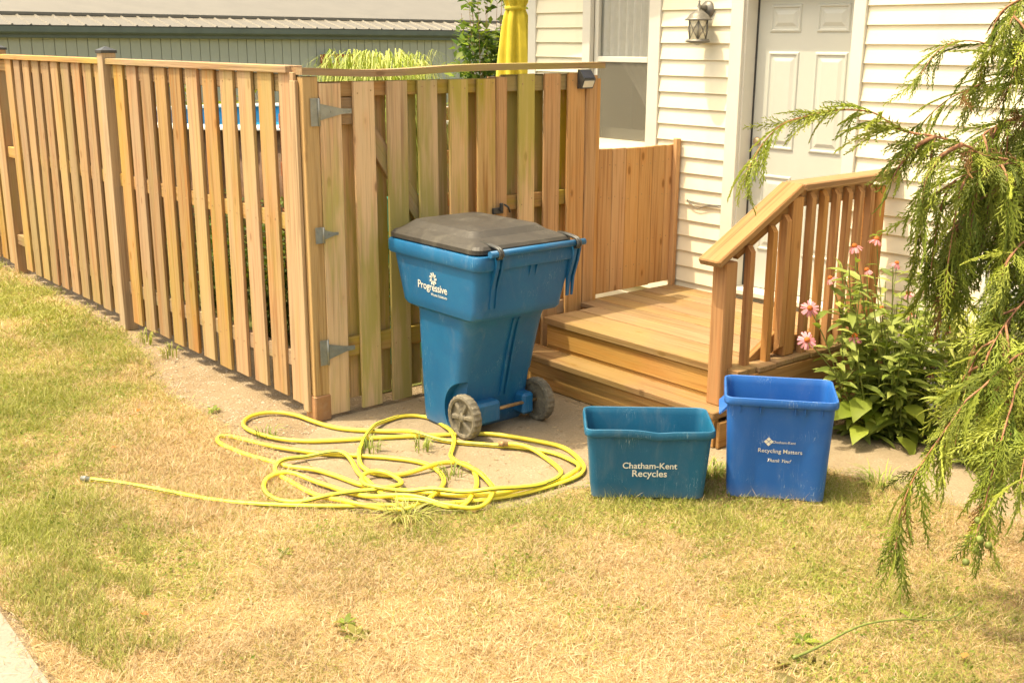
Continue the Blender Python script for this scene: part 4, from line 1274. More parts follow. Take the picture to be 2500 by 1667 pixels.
og = thing('ornamental_grass', 'tall bright green clump of ornamental grass arching above the gate', 'grass clump', (-1.25, 1.27, 0))
def blades(n, base_r, h0, h1, spread, w, ca, cb, seg=6, tiplen=.35, lean=.5):
    Vs, Fs, Cs = [], [], []
    t = np.linspace(0, 1, seg)
    for k in range(n):
        a = random.uniform(0, 6.283); q = math.sqrt(random.random())
        h = random.uniform(h0, h1); out = spread * random.uniform(.25, 1) * (h / h1)
        x0, y0 = base_r * q * math.cos(a), base_r * q * math.sin(a)
        a2 = a + random.gauss(0, .5)
        r = out * t ** 2.2
        z = h * (np.sin(t * math.pi / 2 * (1 + lean * .45)) if lean else t)
        px, py = x0 + r * math.cos(a2), y0 + r * math.sin(a2)
        ww = w * (1 - t ** 2) + .0008
        sx, sy = -math.sin(a2), math.cos(a2)
        L = np.column_stack([px - sx * ww, py - sy * ww, z]); R_ = np.column_stack([px + sx * ww, py + sy * ww, z])
        b = len(Vs) * seg * 2
        Vs.append(np.concatenate([L, R_]))
        Fs += [(b + i, b + seg + i, b + seg + i + 1, b + i + 1) for i in range(seg - 1)]
        Cs.append(np.repeat(palette(1, ca, cb), seg * 2, axis=0))
    return np.concatenate(Vs), np.array(Fs), np.concatenate(Cs)
V, F, C = blades(2200, .28, 1.2, 1.90, .46, .0042, (.22, .30, .04), (.50, .52, .18), seg=9, lean=1.15)
o = obj('blades', np_mesh('blades', V, F, M['grass'], C, True), og); o['kind'] = 'stuff'
V, F, C = blades(40, .22, .3, .8, .3, .006, (.12, .18, .03), (.3, .3, .08))
o = obj('base_leaves', np_mesh('base_leaves', V, F, M['grass'], C, True), og); o['kind'] = 'stuff'

# coneflowers
cfp = thing('coneflower_plant', 'clump of pink coneflowers with orange cones growing beside the deck', 'flowers', (2.02, 2.22, 0))
CB = Vector((2.02, 2.22, 0))
FLOWERS = [(1.747,2.196,0.933),(1.784,2.332,0.959),(1.839,2.181,0.825),(1.757,1.989,0.794),(1.876,2.394,0.840),(2.016,2.433,0.729),(1.998,2.325,0.712),(1.808,1.761,0.682),(2.008,2.076,0.669),(1.917,1.602,0.569),(1.978,1.908,0.548),(2.217,2.363,0.564),(2.186,2.267,0.422),(2.183,2.325,0.376),(2.230,2.210,0.354),(2.027,2.315,0.605),(2.059,2.644,0.723)]
P, D, SZ = [], [], []
stm = []
def flower_stem(tip, k):
    tip = Vector(tip) - CB
    b0 = Vector((tip.x * .35 + random.uniform(-.06, .06), tip.y * .35 + random.uniform(-.06, .06), 0))
    if tip.x + CB.x < 1.9: b0.x = max(b0.x, -.20 + random.uniform(0, .1))
    mid = b0.lerp(tip, .55) + Vector((random.uniform(-.03, .03), random.uniform(-.03, .03), .04))
    path = catmull([b0, mid, tip], .05)
    MB().tube(path, [.0042 - .0018 * i / len(path) for i in range(len(path))], 6, cap=False).build('stem', M['stem'], cfp)
    return path
def leaf_path(path, lo, hi, n, s0, s1):
    for i in range(n):
        u = lo + (hi - lo) * (i + random.random()) / n
        p = path[min(len(path) - 1, int(u * (len(path) - 1)))]
        a = random.uniform(0, 6.283)
        P.append(p); D.append((math.cos(a), math.sin(a), random.uniform(-.15, .75))); SZ.append((s0 + (s1 - s0) * u) * random.uniform(.75, 1.2))
pet_me, cone_me = [], None
def petal_mesh(droop, n, L):
    tv = np.array([(0, .004, 0), (0, -.004, 0), (.5 * L, .0068, .003), (.5 * L, -.0068, .003), (.9 * L, .0062, 0), (.9 * L, -.0062, 0), (L, 0, -.001)])
    tf = [(0, 1, 3), (0, 3, 2), (2, 3, 5), (2, 5, 4), (4, 5, 6)]
    an = np.arange(n) * 2 * math.pi / n + RNG.normal(0, .08, n)
    dr = np.array(droop) + RNG.normal(0, .15, n)
    D_ = np.column_stack([np.cos(an) * np.cos(dr), np.sin(an) * np.cos(dr), -np.sin(dr)])
    Pp = np.column_stack([np.cos(an) * .010, np.sin(an) * .010, np.zeros(n)])
    V, F, C = stamp(tv, np.array(tf), frames(D_), Pp, palette(n, (.70, .25, .33), (.80, .42, .45), .06))
    return np_mesh('petals', V, F, M['petal'], C, True)
PET = [petal_mesh(.75, 13, .044), petal_mesh(.35, 14, .046), petal_mesh(1.0, 12, .042)]
CONE = MB().lathe([(.012, -.004), (.0165, 0), (.0165, .006), (.013, .013), (.007, .018), (.001, .0195)], n=14).mesh('cone', M['cone'])
NEAR = (7, 9)
for k, f in enumerate(FLOWERS):
    path = flower_stem(f, k)
    leaf_path(path, .05, .90, 12, .17, .09)
    h = bpy.data.objects.new('flower', CONE)
    h.location = Vector(f) - CB
    tl = Vector((random.gauss(0, .22), random.gauss(0, .22), 1))
    if k in NEAR: tl = Vector((.75, -.85, .75))
    if k in (3, 2): tl = Vector((-.35, -.35, 1))
    h.rotation_euler = tl.to_track_quat('Z', 'Y').to_euler()
    s = random.uniform(.72, .95) if k < 12 else random.uniform(.55, .75)
    h.scale = (s,) * 3
    link(h, cfp)
    obj('petals', PET[1 if k in NEAR else (0, 0, 2)[k % 3]], h, (0, 0, 0), (0, 0, random.random() * 6))
for k in range(64):
    a = random.uniform(0, 6.283); q = math.sqrt(random.random())
    x, y_ = CB.x + .30 * q * math.cos(a) + .02, CB.y + .36 * q * math.sin(a) - .06
    x = max(x, 1.76)
    path = flower_stem((x, min(y_, 2.62), random.uniform(.36, .90)), -1)
    leaf_path(path, .05, 1.0, 14, .17, .10)
P_, D_, S_ = np.array(P), np.array(D), np.array(SZ)
V, F, C = leaves(P_, D_, S_, (.17, .235, .045), (.40, .45, .13), LONG_V, LONG_F, .35, 1.25)
o = obj('foliage', np_mesh('foliage', V, F, M['leaf'], C, True), cfp); o['kind'] = 'stuff'
BIG_V = [(0, 0, 0), (.12, .26, .04), (.12, 0, .0), (.12, -.26, .04), (.45, .34, .06), (.45, 0, .0), (.45, -.34, .06), (.78, .18, -.04), (.78, 0, -.08), (.78, -.18, -.04), (1, 0, -.26)]
for k in range(22):
    a = -math.pi * .5 + random.gauss(-.1, .9)
    r = random.uniform(.05, .30)
    p = np.array([[-.02 + r * math.cos(a) * .9, -.05 + r * math.sin(a), random.uniform(.05, .24)]])
    p[0, 0] = max(p[0, 0], -.24)
    d = np.array([[math.cos(a) + random.gauss(0, .25), math.sin(a), random.uniform(-.5, .25)]])
    V, F, C = leaves(p, d, [random.uniform(.12, .19)], (.15, .22, .03), (.30, .36, .06), BIG_V, LONG_F, .25)
    obj('leaf', np_mesh('leaf', V, F, M['leaf'], C, True), cfp)

bush('variegated_shrub', 'yellow-green variegated shrub against the wall by the gas meter', (2.36, 2.42, 0), .86, (.30, .20), 34, 900, .085, (.28, .33, .04), (.55, .55, .2), None, .2, 'shrub', .0, .75, LONG_V, LONG_F)
bush('leafy_shrub', 'green leafy shrub filling the bed right of the coneflowers', (2.55, 2.15, 0), .55, (.32, .22), 30, 900, .085, (.17, .24, .035), (.42, .45, .11), None, .1, 'shrub', .0, .75, LONG_V, LONG_F)

# ------------------------------------------------------------------ weeping cypress at the right
TRUNK = Vector((3.47, 1.22, 0))
LIMBS = { 'A':[(3.337,1.064,1.395),(3.222,0.858,1.554),(3.174,0.681,1.593),(3.179,0.568,1.630),(3.108,0.495,1.660),(3.066,0.449,1.668),(3.033,0.413,1.680),(3.006,0.390,1.701),(2.965,0.354,1.732),(2.907,0.288,1.739),(2.867,0.236,1.731),(2.830,0.186,1.717),(2.790,0.127,1.692),(2.762,0.065,1.623),(2.751,0.016,1.538),(2.746,-0.044,1.408)],
 'B':[(3.078,1.542,1.734),(2.957,1.314,1.859),(2.951,1.188,1.899),(2.938,1.056,1.942),(2.888,1.001,1.951),(2.854,0.953,1.937),(2.830,0.908,1.898),(2.809,0.845,1.808)],
 'C':[(3.040,1.606,1.806),(2.938,1.361,1.833),(2.911,1.186,1.815),(2.898,1.020,1.778),(2.859,0.957,1.740),(2.825,0.888,1.671)],
 'K':[(3.148,1.418,1.624),(3.061,1.208,1.693),(3.042,1.043,1.677),(3.048,0.901,1.642),(3.032,0.860,1.588)],
 'D':[(3.001,1.535,2.327),(2.978,1.311,2.177),(2.995,1.154,2.076),(3.030,1.031,2.005),(3.032,1.003,1.931)],
 'E':[(3.525,0.744,1.060),(3.458,0.517,1.031),(3.464,0.380,1.006),(3.475,0.246,0.976),(3.453,0.205,0.941),(3.442,0.173,0.896),(3.427,0.131,0.840),(3.412,0.088,0.781),(3.401,0.049,0.720),(3.396,0.007,0.632),(3.409,-0.025,0.522),(3.423,-0.045,0.433)],
 'F':[(3.582,0.597,1.121),(3.538,0.361,1.008),(3.570,0.235,0.936),(3.608,0.127,0.891),(3.610,0.103,0.828),(3.611,0.080,0.769),(3.616,0.054,0.694),(3.618,0.025,0.618),(3.627,0.006,0.546),(3.641,-0.022,0.441)],
 'G':[(3.265,1.189,1.517),(3.215,0.996,1.519),(3.192,0.823,1.495),(3.184,0.662,1.453),(3.158,0.598,1.377),(3.161,0.570,1.300)],
 'H':[(3.243,1.274,1.394),(3.159,1.031,1.377),(3.121,0.833,1.335),(3.113,0.662,1.271),(3.098,0.619,1.211),(3.090,0.587,1.158),(3.094,0.566,1.095)],
 'I':[(3.413,0.935,1.255),(3.382,0.736,1.194),(3.380,0.571,1.124),(3.400,0.433,1.059),(3.395,0.397,0.987)],
 'J':[(3.660,0.466,0.973),(3.649,0.300,0.930),(3.666,0.161,0.869),(3.708,0.048,0.802),(3.725,0.028,0.707),(3.744,0.019,0.632)],
 'M':[(3.085,1.435,2.039),(3.051,1.258,2.036),(3.059,1.109,1.979),(3.094,0.977,1.885),(3.100,0.945,1.792)],
 'N':[(3.514,0.786,0.997),(3.500,0.628,0.982),(3.511,0.486,0.933),(3.536,0.352,0.864),(3.532,0.309,0.770)],
 'P':[(3.276,1.147,1.576),(3.248,0.973,1.564),(3.219,0.806,1.568),(3.213,0.661,1.561),(3.160,0.587,1.535),(3.121,0.518,1.485)],
 'Q':[(3.108,0.495,1.660),(3.079,0.452,1.637),(3.057,0.404,1.587),(3.047,0.367,1.528)],
 'R':[(3.176,0.536,1.639),(3.142,0.481,1.605),(3.127,0.437,1.543),(3.130,0.409,1.469)],
 'L':[(3.370,1.003,1.350),(3.339,0.836,1.363),(3.335,0.687,1.338),(3.354,0.555,1.291),(3.353,0.524,1.218)],
}
cyp = thing('cypress_tree', 'weeping cypress tree with drooping feathery sprays at the right edge', 'tree', TRUNK)
MB().tube(catmull([(0, 0, -.05), (.02, .03, .7), (-.02, .0, 1.5), (-.05, .05, 2.3), (-.02, .06, 3.1)], .15), [.085, .08, .075, .07, .062, .058, .053, .05, .046, .042, .038, .034, .03, .027, .024, .022, .02, .018, .016, .014, .012, .011, .01, .01][:len(catmull([(0, 0, -.05), (.02, .03, .7), (-.02, .0, 1.5), (-.05, .05, 2.3), (-.02, .06, 3.1)], .15))] , 12).build('trunk', M['bark'], cyp)

def cone(V, F, a, b_, r):
    d = b_ - a
    L = np.linalg.norm(d) + 1e-9
    d = d / L
    u = np.array([0, 0, 1.0]) if abs(d[2]) < .9 else np.array([1.0, 0, 0])
    s = np.cross(d, u); s /= np.linalg.norm(s); t = np.cross(d, s)
    o = len(V)
    for k in range(3):
        an = 2.094 * k
        V.append(a + (s * math.cos(an) + t * math.sin(an)) * r)
    m_ = a + d * L * .6
    V.append(b_)
    F += [(o, o + 1, o + 3), (o + 1, o + 2, o + 3), (o + 2, o, o + 3)]

def spray(seed):
    """flat drooping spray of scale-leaf twigs, unit length along x, in the xy plane"""
    rr = random.Random(seed)
    V, F = [], []
    axis = [np.array([t, .03 * math.sin(t * 3 + seed), -.30 * t * t]) for t in np.linspace(0, 1, 6)]
    for i in range(5):
        cone(V, F, axis[i], axis[i + 1] + (axis[i + 1] - axis[i]) * .3, .015)
    nl = 13
    for k in range(nl):
        u = .08 + .88 * k / (nl - 1)
        p = np.array([u, .03 * math.sin(u * 3 + seed), -.30 * u * u])
        sd = 1 if k % 2 else -1
        L = (.27 * (1 - u) ** .8 + .09) * rr.uniform(.75, 1.2)
        an = math.radians(rr.uniform(20, 36))
        d = np.array([math.cos(an), sd * math.sin(an), rr.uniform(-.18, .02) - .6 * u])
        e = p + d * L
        cone(V, F, p, e, .0175)
        ns = max(1, int(L / .058))
        for j in range(ns):
            w_ = (j + .7) / (ns + .4)
            q = p + d * L * w_
            s2 = 1 if j % 2 else -1
            a2 = an * sd + s2 * math.radians(rr.uniform(24, 38))
            l2 = L * rr.uniform(.24, .36) * (1.15 - .5 * w_) + .018
            cone(V, F, q, q + np.array([math.cos(a2), math.sin(a2), rr.uniform(-.2, .05)]) * l2, .0165)
    return np.array(V), np.array(F)
SPR = [spray(k) for k in range(4)]

def limb_foliage(key, pts, full):
    pth = catmull(pts, .02)
    n = len(pth)
    MB().tube(pth, [.007 * (1 - i / n) ** 1.2 + .0014 for i in range(n)], 7, cap=False).build('branch', M['bark'], cyp, tuple(-TRUNK))
    sp, sd, ss = [], [], []
    i0 = int(n * (.10 if key not in 'A' else .12))
    def put(p, d, s):
        sp.append(p); sd.append(d); ss.append(s)
    sec = MB(); made = False
    rs = random.Random(ord(key))
    step = full.get('step', 3)
    for i in range(i0, n, step):
        u = i / n
        t = pth[min(i + 1, n - 1)] - pth[max(i - 1, 0)]; t /= np.linalg.norm(t)
        side = np.cross(t, [0, 0, 1.0]); side /= (np.linalg.norm(side) + 1e-6)
        for s in (-1, 1):
            d = t * rs.uniform(.5, .9) + side * s * rs.uniform(.1, .7) + np.array([0, 0, -rs.uniform(-.25, .8)])
            put(pth[i], d, rs.uniform(.13, .25) * (1.1 - .35 * u) * full['len'])
        if rs.random() < .30:
            put(pth[i], t * .8 + np.array([0, 0, rs.uniform(.1, .5)]) + side * rs.uniform(-.5, .5), rs.uniform(.07, .12))
        # secondary hanging branchlets
        if i % full['every'] == 0 and u < full['stop']:
            L = rs.uniform(.14, .34) * full['sec']
            d0 = t * rs.uniform(.1, .7) + side * rs.uniform(-1, 1) * .8
            q = [pth[i], pth[i] + d0 * L * .3 + np.array([0, 0, -.12 * L]), pth[i] + d0 * L * .45 + np.array([0, 0, -.55 * L]), pth[i] + d0 * L * .5 + np.array([0, 0, -1.0 * L])]
            sp_ = catmull(q, .02)
            sec.tube(sp_, [.0036 * (1 - j / len(sp_)) + .001 for j in range(len(sp_))], 5, cap=False); made = True
            for j in range(2, len(sp_), 2):
                tt = sp_[j] - sp_[j - 1]; tt /= np.linalg.norm(tt) + 1e-9
                sd2 = np.array([rs.gauss(0, 1), rs.gauss(0, 1), 0]); sd2 /= np.linalg.norm(sd2) + 1e-6
                put(sp_[j], tt * rs.uniform(.5, .9) + sd2 * rs.uniform(.2, .6) + np.array([0, 0, -.35]), rs.uniform(.12, .22))
                if rs.random() < .25:
                    put(sp_[j], tt * .6 - sd2 * rs.uniform(.2, .7) + np.array([0, 0, -.3]), rs.uniform(.11, .20))
    if made:
        o = sec.build('twig', M['bark'], cyp, tuple(-TRUNK)); o['kind'] = 'stuff'
    sp, sd, ss = np.array(sp), np.array(sd), np.array(ss)
    parts = []
    n_ = len(sp)
    kind = RNG.integers(0, 4, n_)
    colr = palette(n_, (.15, .21, .03), (.40, .44, .085), .2)
    dead = RNG.random(n_) < .035
    colr[dead] = palette(int(dead.sum()), (.20, .11, .04), (.34, .2, .08))
    for k in range(4):
        m_ = kind == k
        if m_.any():
            Mx = frames(sd[m_], RNG.normal(0, .8, m_.sum())) * ss[m_][:, None, None]
            parts.append(stamp(SPR[k][0], SPR[k][1], Mx, sp[m_] - np.array(TRUNK), colr[m_]))
    V, F, C = merge(parts)
    o = obj('crown', np_mesh('crown', V, F, M['leaf'], C, False), cyp)
    o['kind'] = 'stuff'
    return n_
tot = 0
CUT = dict(E=1, F=2, J=2, A=1, H=1)
for key, pts in LIMBS.items():
    pts = pts[:-CUT.get(key, 0)] if CUT.get(key, 0) else pts
    pts = list(pts) if key in 'QR' else [tuple(TRUNK + Vector((0, 0, pts[0][2] - .05 * (1 if pts[0][2] < 1.2 else -.2))))] + list(pts)
    f = dict(every=6, stop=.85, sec=1.0, len=1.0)
    if key in 'BC': f = dict(every=6, stop=.6, sec=.7, len=1.0)
    if key in 'QR': f = dict(every=5, stop=.9, sec=.5, len=.8, step=2)
    if key == 'A': f = dict(every=4, stop=.55, sec=1.05, len=.95, step=2)
    if key in 'IM': f = dict(every=2, stop=.97, sec=1.1, len=1.0, step=2)
    if key in 'N': f = dict(every=3, stop=.97, sec=.85, len=1.0, step=2)
    if key in 'GK': f = dict(every=2, stop=.97, sec=.85, len=1.0, step=2)
    if key in 'P': f = dict(every=2, stop=.97, sec=1.2, len=1.0, step=2)
    if key in 'L': f = dict(every=3, stop=.97, sec=.55, len=.9)
    if key in 'H': f = dict(every=6, stop=.9, sec=.45, len=.75)
    if key in 'EFJ': f = dict(every=6, stop=.9, sec=.65, len=1.0, step=2)
    if key == 'D': f = dict(every=2, stop=.97, sec=1.2, len=1.1)
    tot += limb_foliage(key, pts, f)
print('sprays', tot)
fc = MB()
for (x, y_, z) in ((3.606, .05, .66), (3.63, .02, .62), (3.62, .03, .58), (3.645, .045, .60), (3.60, .02, .54)):
    fc.lathe([(.001, -.011), (.008, -.008), (.011, 0), (.008, .008), (.001, .011)], (x - TRUNK.x, y_ - TRUNK.y, z), 8)
fc.build('seed_cones', M['stem'], cyp)

# ------------------------------------------------------------------ lawn grass, weeds, litter
BL_V = np.array([(0, -.5, 0), (0, .5, 0), (.55, -.42, .0), (.55, .42, .0), (1, 0, -.12)])
BL_F = np.array([(0, 1, 3), (0, 3, 2), (2, 3, 4)])
VIEW = [(-1.0, -1.95), (.6, -2.4), (2.4, -2.4), (4.4, .2), (4.1, 1.9), (1.9, 1.7), (1.2, .7), (-9.0, .25), (-9.0, -1.2)]
def scatter(n, x0, x1, y0, y1):
    x = RNG.uniform(x0, x1, n); y_ = RNG.uniform(y0, y1, n)
    k = in_poly(x + RNG.normal(0, .045, n), y_ + RNG.normal(0, .045, n), LAWN) & in_poly(x, y_, VIEW)
    return x[k], y_[k]
def greenness(x, y_):
    g = .55 * vnoise(x, y_, 1.1, 1) + .30 * vnoise(x, y_, 3.1, 2) + .22 * vnoise(x, y_, 8.5, 3)
    g = g - .56
    g += .30 * np.exp(-((y_ + 1.45) / .38) ** 2) * np.clip((1.9 - x) / .7, 0, 1)     # green band by the pavement
    g += .26 * np.clip((-.2 - x) / 1.2, 0, 1) * np.clip((.10 - y_) / .5, 0, 1)
    g -= .5 * np.exp(-((y_ - walk_y(x) - .02) / .06) ** 2)
    g += .20 * np.exp(-((x - 2.2) ** 2 + (y_ - 1.3) ** 2) / .12)
    g += .14 * np.exp(-((x - 3.2) ** 2 + (y_ - .3) ** 2) / .25)
    return g
STRAW = np.array([(.61, .45, .27), (.55, .385, .215), (.64, .51, .34), (.52, .375, .195)])
GREEN = np.array([(.32, .335, .075), (.38, .37, .105), (.26, .30, .055), (.43, .41, .15)])
def grass(n, area, lo, hi, wid, flat):
    x, y_ = scatter(n, *area)
    keep = RNG.random(len(x)) < .35 + 1.0 * np.clip(vnoise(x, y_, 5.5, 31) + .6 * vnoise(x, y_, 14.0, 32) - .35, 0, 1)
    x, y_ = x[keep], y_[keep]
    m = len(x)
    g = greenness(x, y_) + RNG.normal(0, .16, m)
    isg = g > .10
    el = np.where(RNG.random(m) < flat, RNG.uniform(.03, .35, m), RNG.uniform(.35, 1.25, m))
    az = RNG.uniform(0, 6.283, m)
    d = np.column_stack([np.cos(az) * np.cos(el), np.sin(az) * np.cos(el), np.sin(el)])
    L = RNG.uniform(lo, hi, m) * np.where(isg, 1.15, 1.0) * (.65 + .8 * vnoise(x, y_, 9.0, 33)) * np.where(RNG.random(m) < .04, 1.7, 1.0)
    w_ = RNG.uniform(.7, 1.3, m) * wid
    Mx = frames(d, RNG.normal(0, .7, m))
    Mx[:, :, 0] *= L[:, None]; Mx[:, :, 1] *= w_[:, None]; Mx[:, :, 2] *= L[:, None]
    c = np.where(isg[:, None], GREEN[RNG.integers(0, 4, m)], STRAW[RNG.integers(0, 4, m)]) * RNG.normal(1, .13, (m, 1))
    tone = .80 + .24 * vnoise(x, y_, 2.3, 9)
    P = np.column_stack([x, y_, np.full(m, .009) + RNG.uniform(0, .006, m)])
    return stamp(BL_V, BL_F, Mx, P, np.clip(c * tone[:, None], 0, 1))
V, F, C = merge([grass(560000, (.2, 4.0, -2.3, 1.75), .018, .042, .0018, .5), grass(230000, (-2.6, .9, -2.0, .1), .020, .046, .0022, .45), grass(110000, (-8, -2.3, -1.2, .25), .025, .05, .004, .4)])
# longer, greener, unmown grass along the pavement edge
def longgrass(n, area, lo, hi):
    x, y_ = scatter(n, *area)
    k = vnoise(x, y_, 4.0, 21) + .5 * vnoise(x, y_, 11.0, 22) + .55 * np.exp(-((y_ + 1.75) / .14) ** 2) * np.clip((2.1 - x) * 2, 0, 1) > 1.16
    x, y_ = x[k], y_[k]; m = len(x)
    el = RNG.uniform(.45, 1.4, m); az = RNG.uniform(0, 6.283, m)
    d = np.column_stack([np.cos(az) * np.cos(el), np.sin(az) * np.cos(el), np.sin(el)])
    L = RNG.uniform(lo, hi, m)
    Mx = frames(d, RNG.normal(0, .7, m))
    Mx[:, :, 0] *= L[:, None]; Mx[:, :, 1] *= .0024; Mx[:, :, 2] *= L[:, None]
    c = palette(m, (.22, .25, .06), (.42, .40, .13))
    return stamp(BL_V, BL_F, Mx, np.column_stack([x, y_, np.full(m, .01)]), c)
V2, F2, C2 = merge([(V, F, C), longgrass(13000, (.9, 2.3, -1.88, -1.3), .03, .07), longgrass(14000, (1.8, 3.3, .9, 1.7), .03, .06)])
V, F, C = V2, F2, C2
tag(obj('grass', np_mesh('grass', V, F, M['grass'], C)), 'dry straw and green grass blades of the mown lawn', 'grass', None, 'stuff')
print('grass tris', len(F))
# clover and small weeds in the turf
x, y_ = scatter(60000, -3, 4.0, -2.3, 1.75)
g = greenness(x, y_) + RNG.normal(0, .09, len(x)) + .5 * (vnoise(x, y_, 7.0, 41) - .5)
k = g > .17
x, y_ = x[k], y_[k]
d = np.column_stack([RNG.normal(0, 1, len(x)), RNG.normal(0, 1, len(x)), RNG.uniform(.0, .8, len(x))])
V, F, C = leaves(np.column_stack([x, y_, RNG.uniform(.012, .03, len(x))]), d, RNG.uniform(.010, .022, len(x)), (.11, .17, .02), (.27, .31, .06))
tag(obj('clover', np_mesh('clover', V, F, M['leaf'], C, True)), 'tiny clover leaves scattered through the lawn', 'clover', None, 'stuff')
# pebbles on the bare soil along the fence
n = 9000
x = RNG.uniform(-4.5, 1.6, n); y_ = RNG.uniform(-.55, .35, n)
k = ~in_poly(x, y_, LAWN) & ((x > .02) | (y_ < .05)) & (y_ > -.6) & (vnoise(x, y_, 2.6, 5) + RNG.normal(0, .12, n) > .38 + .25 * (x > .1))
x, y_ = x[k], y_[k]; n = len(x)
ov = [(1, 0, 0), (-1, 0, 0), (0, 1, 0), (0, -1, 0), (0, 0, .6), (.7, .7, .1), (-.7, .6, .15), (.6, -.7, .2), (-.6, -.7, .05)]
of = [(4, 0, 5), (4, 5, 2), (4, 2, 6), (4, 6, 1), (4, 1, 8), (4, 8, 3), (4, 3, 7), (4, 7, 0)]
s = np.exp(RNG.normal(math.log(.0034), .5, n))
Mx = frames(np.column_stack([RNG.normal(0, 1, n), RNG.normal(0, 1, n), np.full(n, .05)])) * s[:, None, None]
V, F, C = stamp(ov, of, Mx, np.column_stack([x, y_, np.full(n, .002)]), palette(n, (.22, .165, .11), (.44, .36, .27), .15))
M['stone'] = leafmat('pebble_stone', True, trans=0.0, rough=.9)
tag(obj('gravel', np_mesh('gravel', V, F, M['stone'], C, True)), 'loose pebbles on the bare soil along the fence foot', 'gravel', None, 'stuff')

# straw, twigs and leaf crumbs lying on the bare ground and in the turf
n = 9000
x = RNG.uniform(-3.5, 3.6, n); y_ = RNG.uniform(-1.9, 1.5, n)
on = in_poly(x, y_, LAWN)
k = (on & (RNG.random(n) < .35)) | (~on & (y_ < 1.25) & (y_ > -.6) & (x > .06)) | (~on & (x < .06) & (y_ < -.03))
x, y_ = x[k], y_[k]; n = len(x); on = on[k]
az = RNG.uniform(0, 6.283, n)
Mx = frames(np.column_stack([np.cos(az), np.sin(az), RNG.normal(.03, .05, n)]), RNG.normal(0, .4, n))
L = RNG.uniform(.006, .03, n); Mx[:, :, 0] *= L[:, None]; Mx[:, :, 1] *= RNG.uniform(.0015, .004, n)[:, None]; Mx[:, :, 2] *= .01
V, F, C = stamp(BL_V, BL_F, Mx, np.column_stack([x, y_, np.where(on, .026, .0075)]), palette(n, (.14, .08, .035), (.48, .36, .19), .2))
tag(obj('plant_litter', np_mesh('plant_litter', V, F, M['stone'], C)), 'bits of straw and leaf crumbs on the ground', 'litter', None, 'stuff')

def rosette(label, loc, n, size, ca, cb, up=.35, group='broadleaf weeds in the lawn'):
    t = thing('broadleaf_weed', label, 'weed', loc, 0, group)
    for k in range(n):
        a = 6.283 * k / n + random.uniform(-.3, .3)
        V, F, C = leaves(np.array([[.004 * math.cos(a), .004 * math.sin(a), .0]]), np.array([[math.cos(a), math.sin(a), random.uniform(.05, up * 2)]]), [size * random.uniform(.7, 1.2)], ca, cb, LONG_V, LONG_F, .3, 1.9)
        obj('leaf', np_mesh('leaf', V, F, M['leaf'], C, True), t)
WC = ((.12, .18, .025), (.26, .32, .05))
rosette('pale green plantain weed in the lawn at the bottom centre, upper of the pair', (1.975, -1.02, .014), 9, .05, *WC)
rosette('plantain weed with browned edge in the lawn, lower of the bottom centre pair', (2.07, -1.04, .014), 8, .06, (.14, .17, .03), (.28, .26, .07))
rosette('small weed in the lawn near the bottom right beside the broken stem', (3.04, .10, .014), 7, .05, *WC)
rosette('bright weed under the cypress tips in the lawn', (3.19, .52, .014), 6, .055, *WC)
rosette('small dark weed left of the plantain pair', (1.36, -.92, .014), 6, .04, *WC)
rosette('broadleaf weed in the left lawn near the hose end', (.22, -1.42, .014), 7, .05, *WC)
rosette('weed on the bare soil left of the corner post', (-.45, -.36, .01), 7, .05, (.12, .2, .03), (.3, .36, .08))
def tuft(label, loc, n, h, spread, ca, cb, w=.0022):
    t = thing('grass_tuft', label, 'grass tuft', loc, 0, 'grass tufts in the path and edges')
    V, F, C = blades(n, .03 + spread * .25, h * .5, h, spread, w, ca, cb, 4, lean=.8)
    o = obj('blades', np_mesh('blades', V, F, M['grass'], C, True), t); o['kind'] = 'stuff'
TG = ((.13, .2, .03), (.34, .38, .10))
tuft('grass tuft growing in the path inside the big hose loop', (.745, .165, .006), 26, .075, .11, *TG)
tuft('grass tuft in the path left of the middle under the hose', (.60, -.04, .006), 26, .075, .11, *TG)
tuft('small tuft in the path near the hose crossing at the right', (1.13, .06, .006), 22, .06, .10, *TG)
tuft('tuft at the soil edge where the hose turns back', (.10, -.33, .008), 22, .06, .10, *TG)
tuft('weedy tuft against the fence boards near the capped post', (-2.02, -.09, .004), 26, .10, .11, (.16, .22, .03), (.4, .4, .1))
tuft('second weedy tuft along the fence boards', (-1.62, -.10, .004), 22, .09, .11, (.16, .22, .03), (.4, .4, .1))
tuft('green tuft on the lawn edge behind the blue box', (2.42, 1.52, .01), 50, .05, .2, *TG)
tuft('green tuft at the lawn edge between the two boxes', (1.86, 1.0, .01), 80, .06, .16, *TG)
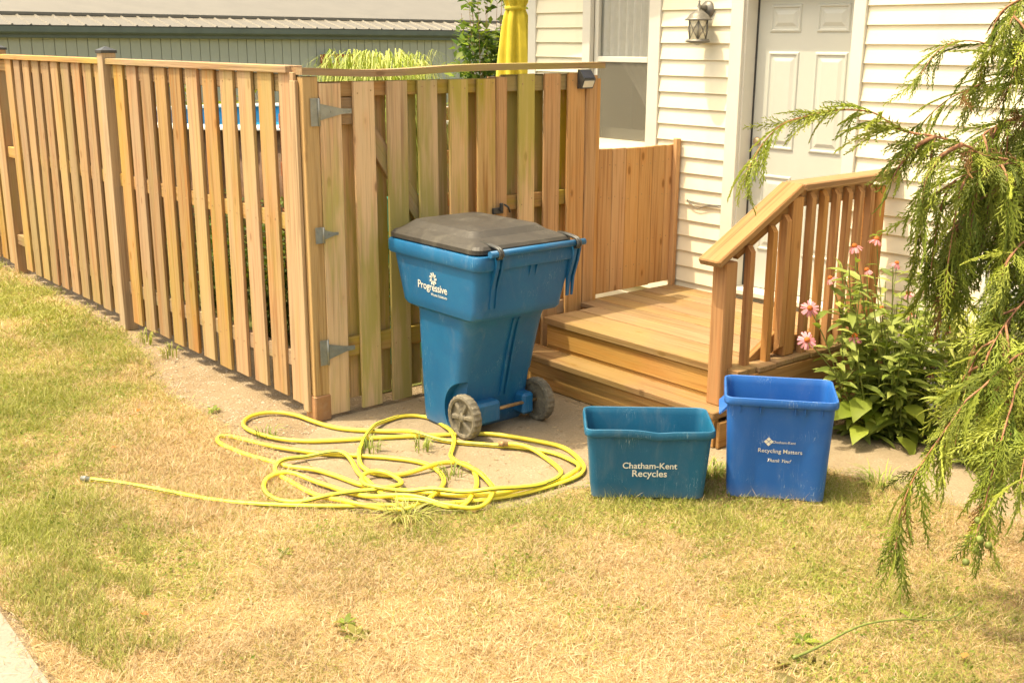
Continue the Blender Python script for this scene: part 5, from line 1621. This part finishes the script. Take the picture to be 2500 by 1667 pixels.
tuft('tuft at the lawn edge below the hose coils', (1.36, -.36, .01), 90, .05, .22, (.22, .25, .05), (.42, .4, .14))

def fallen(label, loc, rz, s, c):
    V, F, C = leaves(np.array([[0, 0, 0.]]), np.array([[1.0, 0, .12]]), [s], c, tuple(min(1, v * 1.3) for v in c), LEAF_V, LEAF_F, .3)
    o = obj('fallen_leaf', np_mesh('fallen_leaf', V, F, M['leaf'], C, True), None, loc, (0, 0, rz))
    tag(o, label, 'leaf', 'fallen leaves on the lawn')
fallen('orange fallen leaf on the lawn near the pavement corner', (1.50, -1.55, .035), .6, .035, (.55, .13, .04))
fallen('small orange leaf on the left lawn below the fence', (-.62, -.72, .035), 2.1, .04, (.52, .17, .05))
fallen('rusty leaf on the left lawn by the hose end', (-.15, -1.0, .035), 4.0, .04, (.42, .17, .06))
fallen('brown leaf in the lawn below the blue box', (2.78, -.02, .035), 1.0, .035, (.5, .2, .07))
fallen('orange scale leaf under the cypress at the right edge', (3.44, .42, .035), 5.0, .045, (.6, .25, .08))

tw = thing('broken_stem', 'bent green stem with withered leaves lying on the lawn at the bottom right', 'stem', (3.12, .06, 0))
MB().tube(catmull([(-.02, -.10, .03), (0, 0, .04), (.028, .2, .06), (.092, .35, .06), (.18, .48, .05), (.20, .545, .07)], .03), [.0055, .0055, .005, .005, .0048, .0045, .0042, .004, .004, .0037, .0034, .003, .003, .0027, .0024, .002, .002, .002, .002, .002, .002, .002, .002, .002, .002][:len(catmull([(-.02, -.10, .03), (0, 0, .04), (.028, .2, .06), (.092, .35, .06), (.18, .48, .05), (.20, .545, .07)], .03))], 7).build('stalk', M['stem'], tw)
for k in range(9):
    a = random.uniform(0, 6.283)
    V, F, C = leaves(np.array([[random.uniform(-.06, .03), random.uniform(-.22, .02), .02]]), np.array([[math.cos(a), math.sin(a), .15]]), [random.uniform(.06, .11)], (.22, .19, .06), (.36, .30, .13), LONG_V, LONG_F, .6, 1.2)
    obj('withered_leaf', np_mesh('withered_leaf', V, F, M['leaf'], C, True), tw)
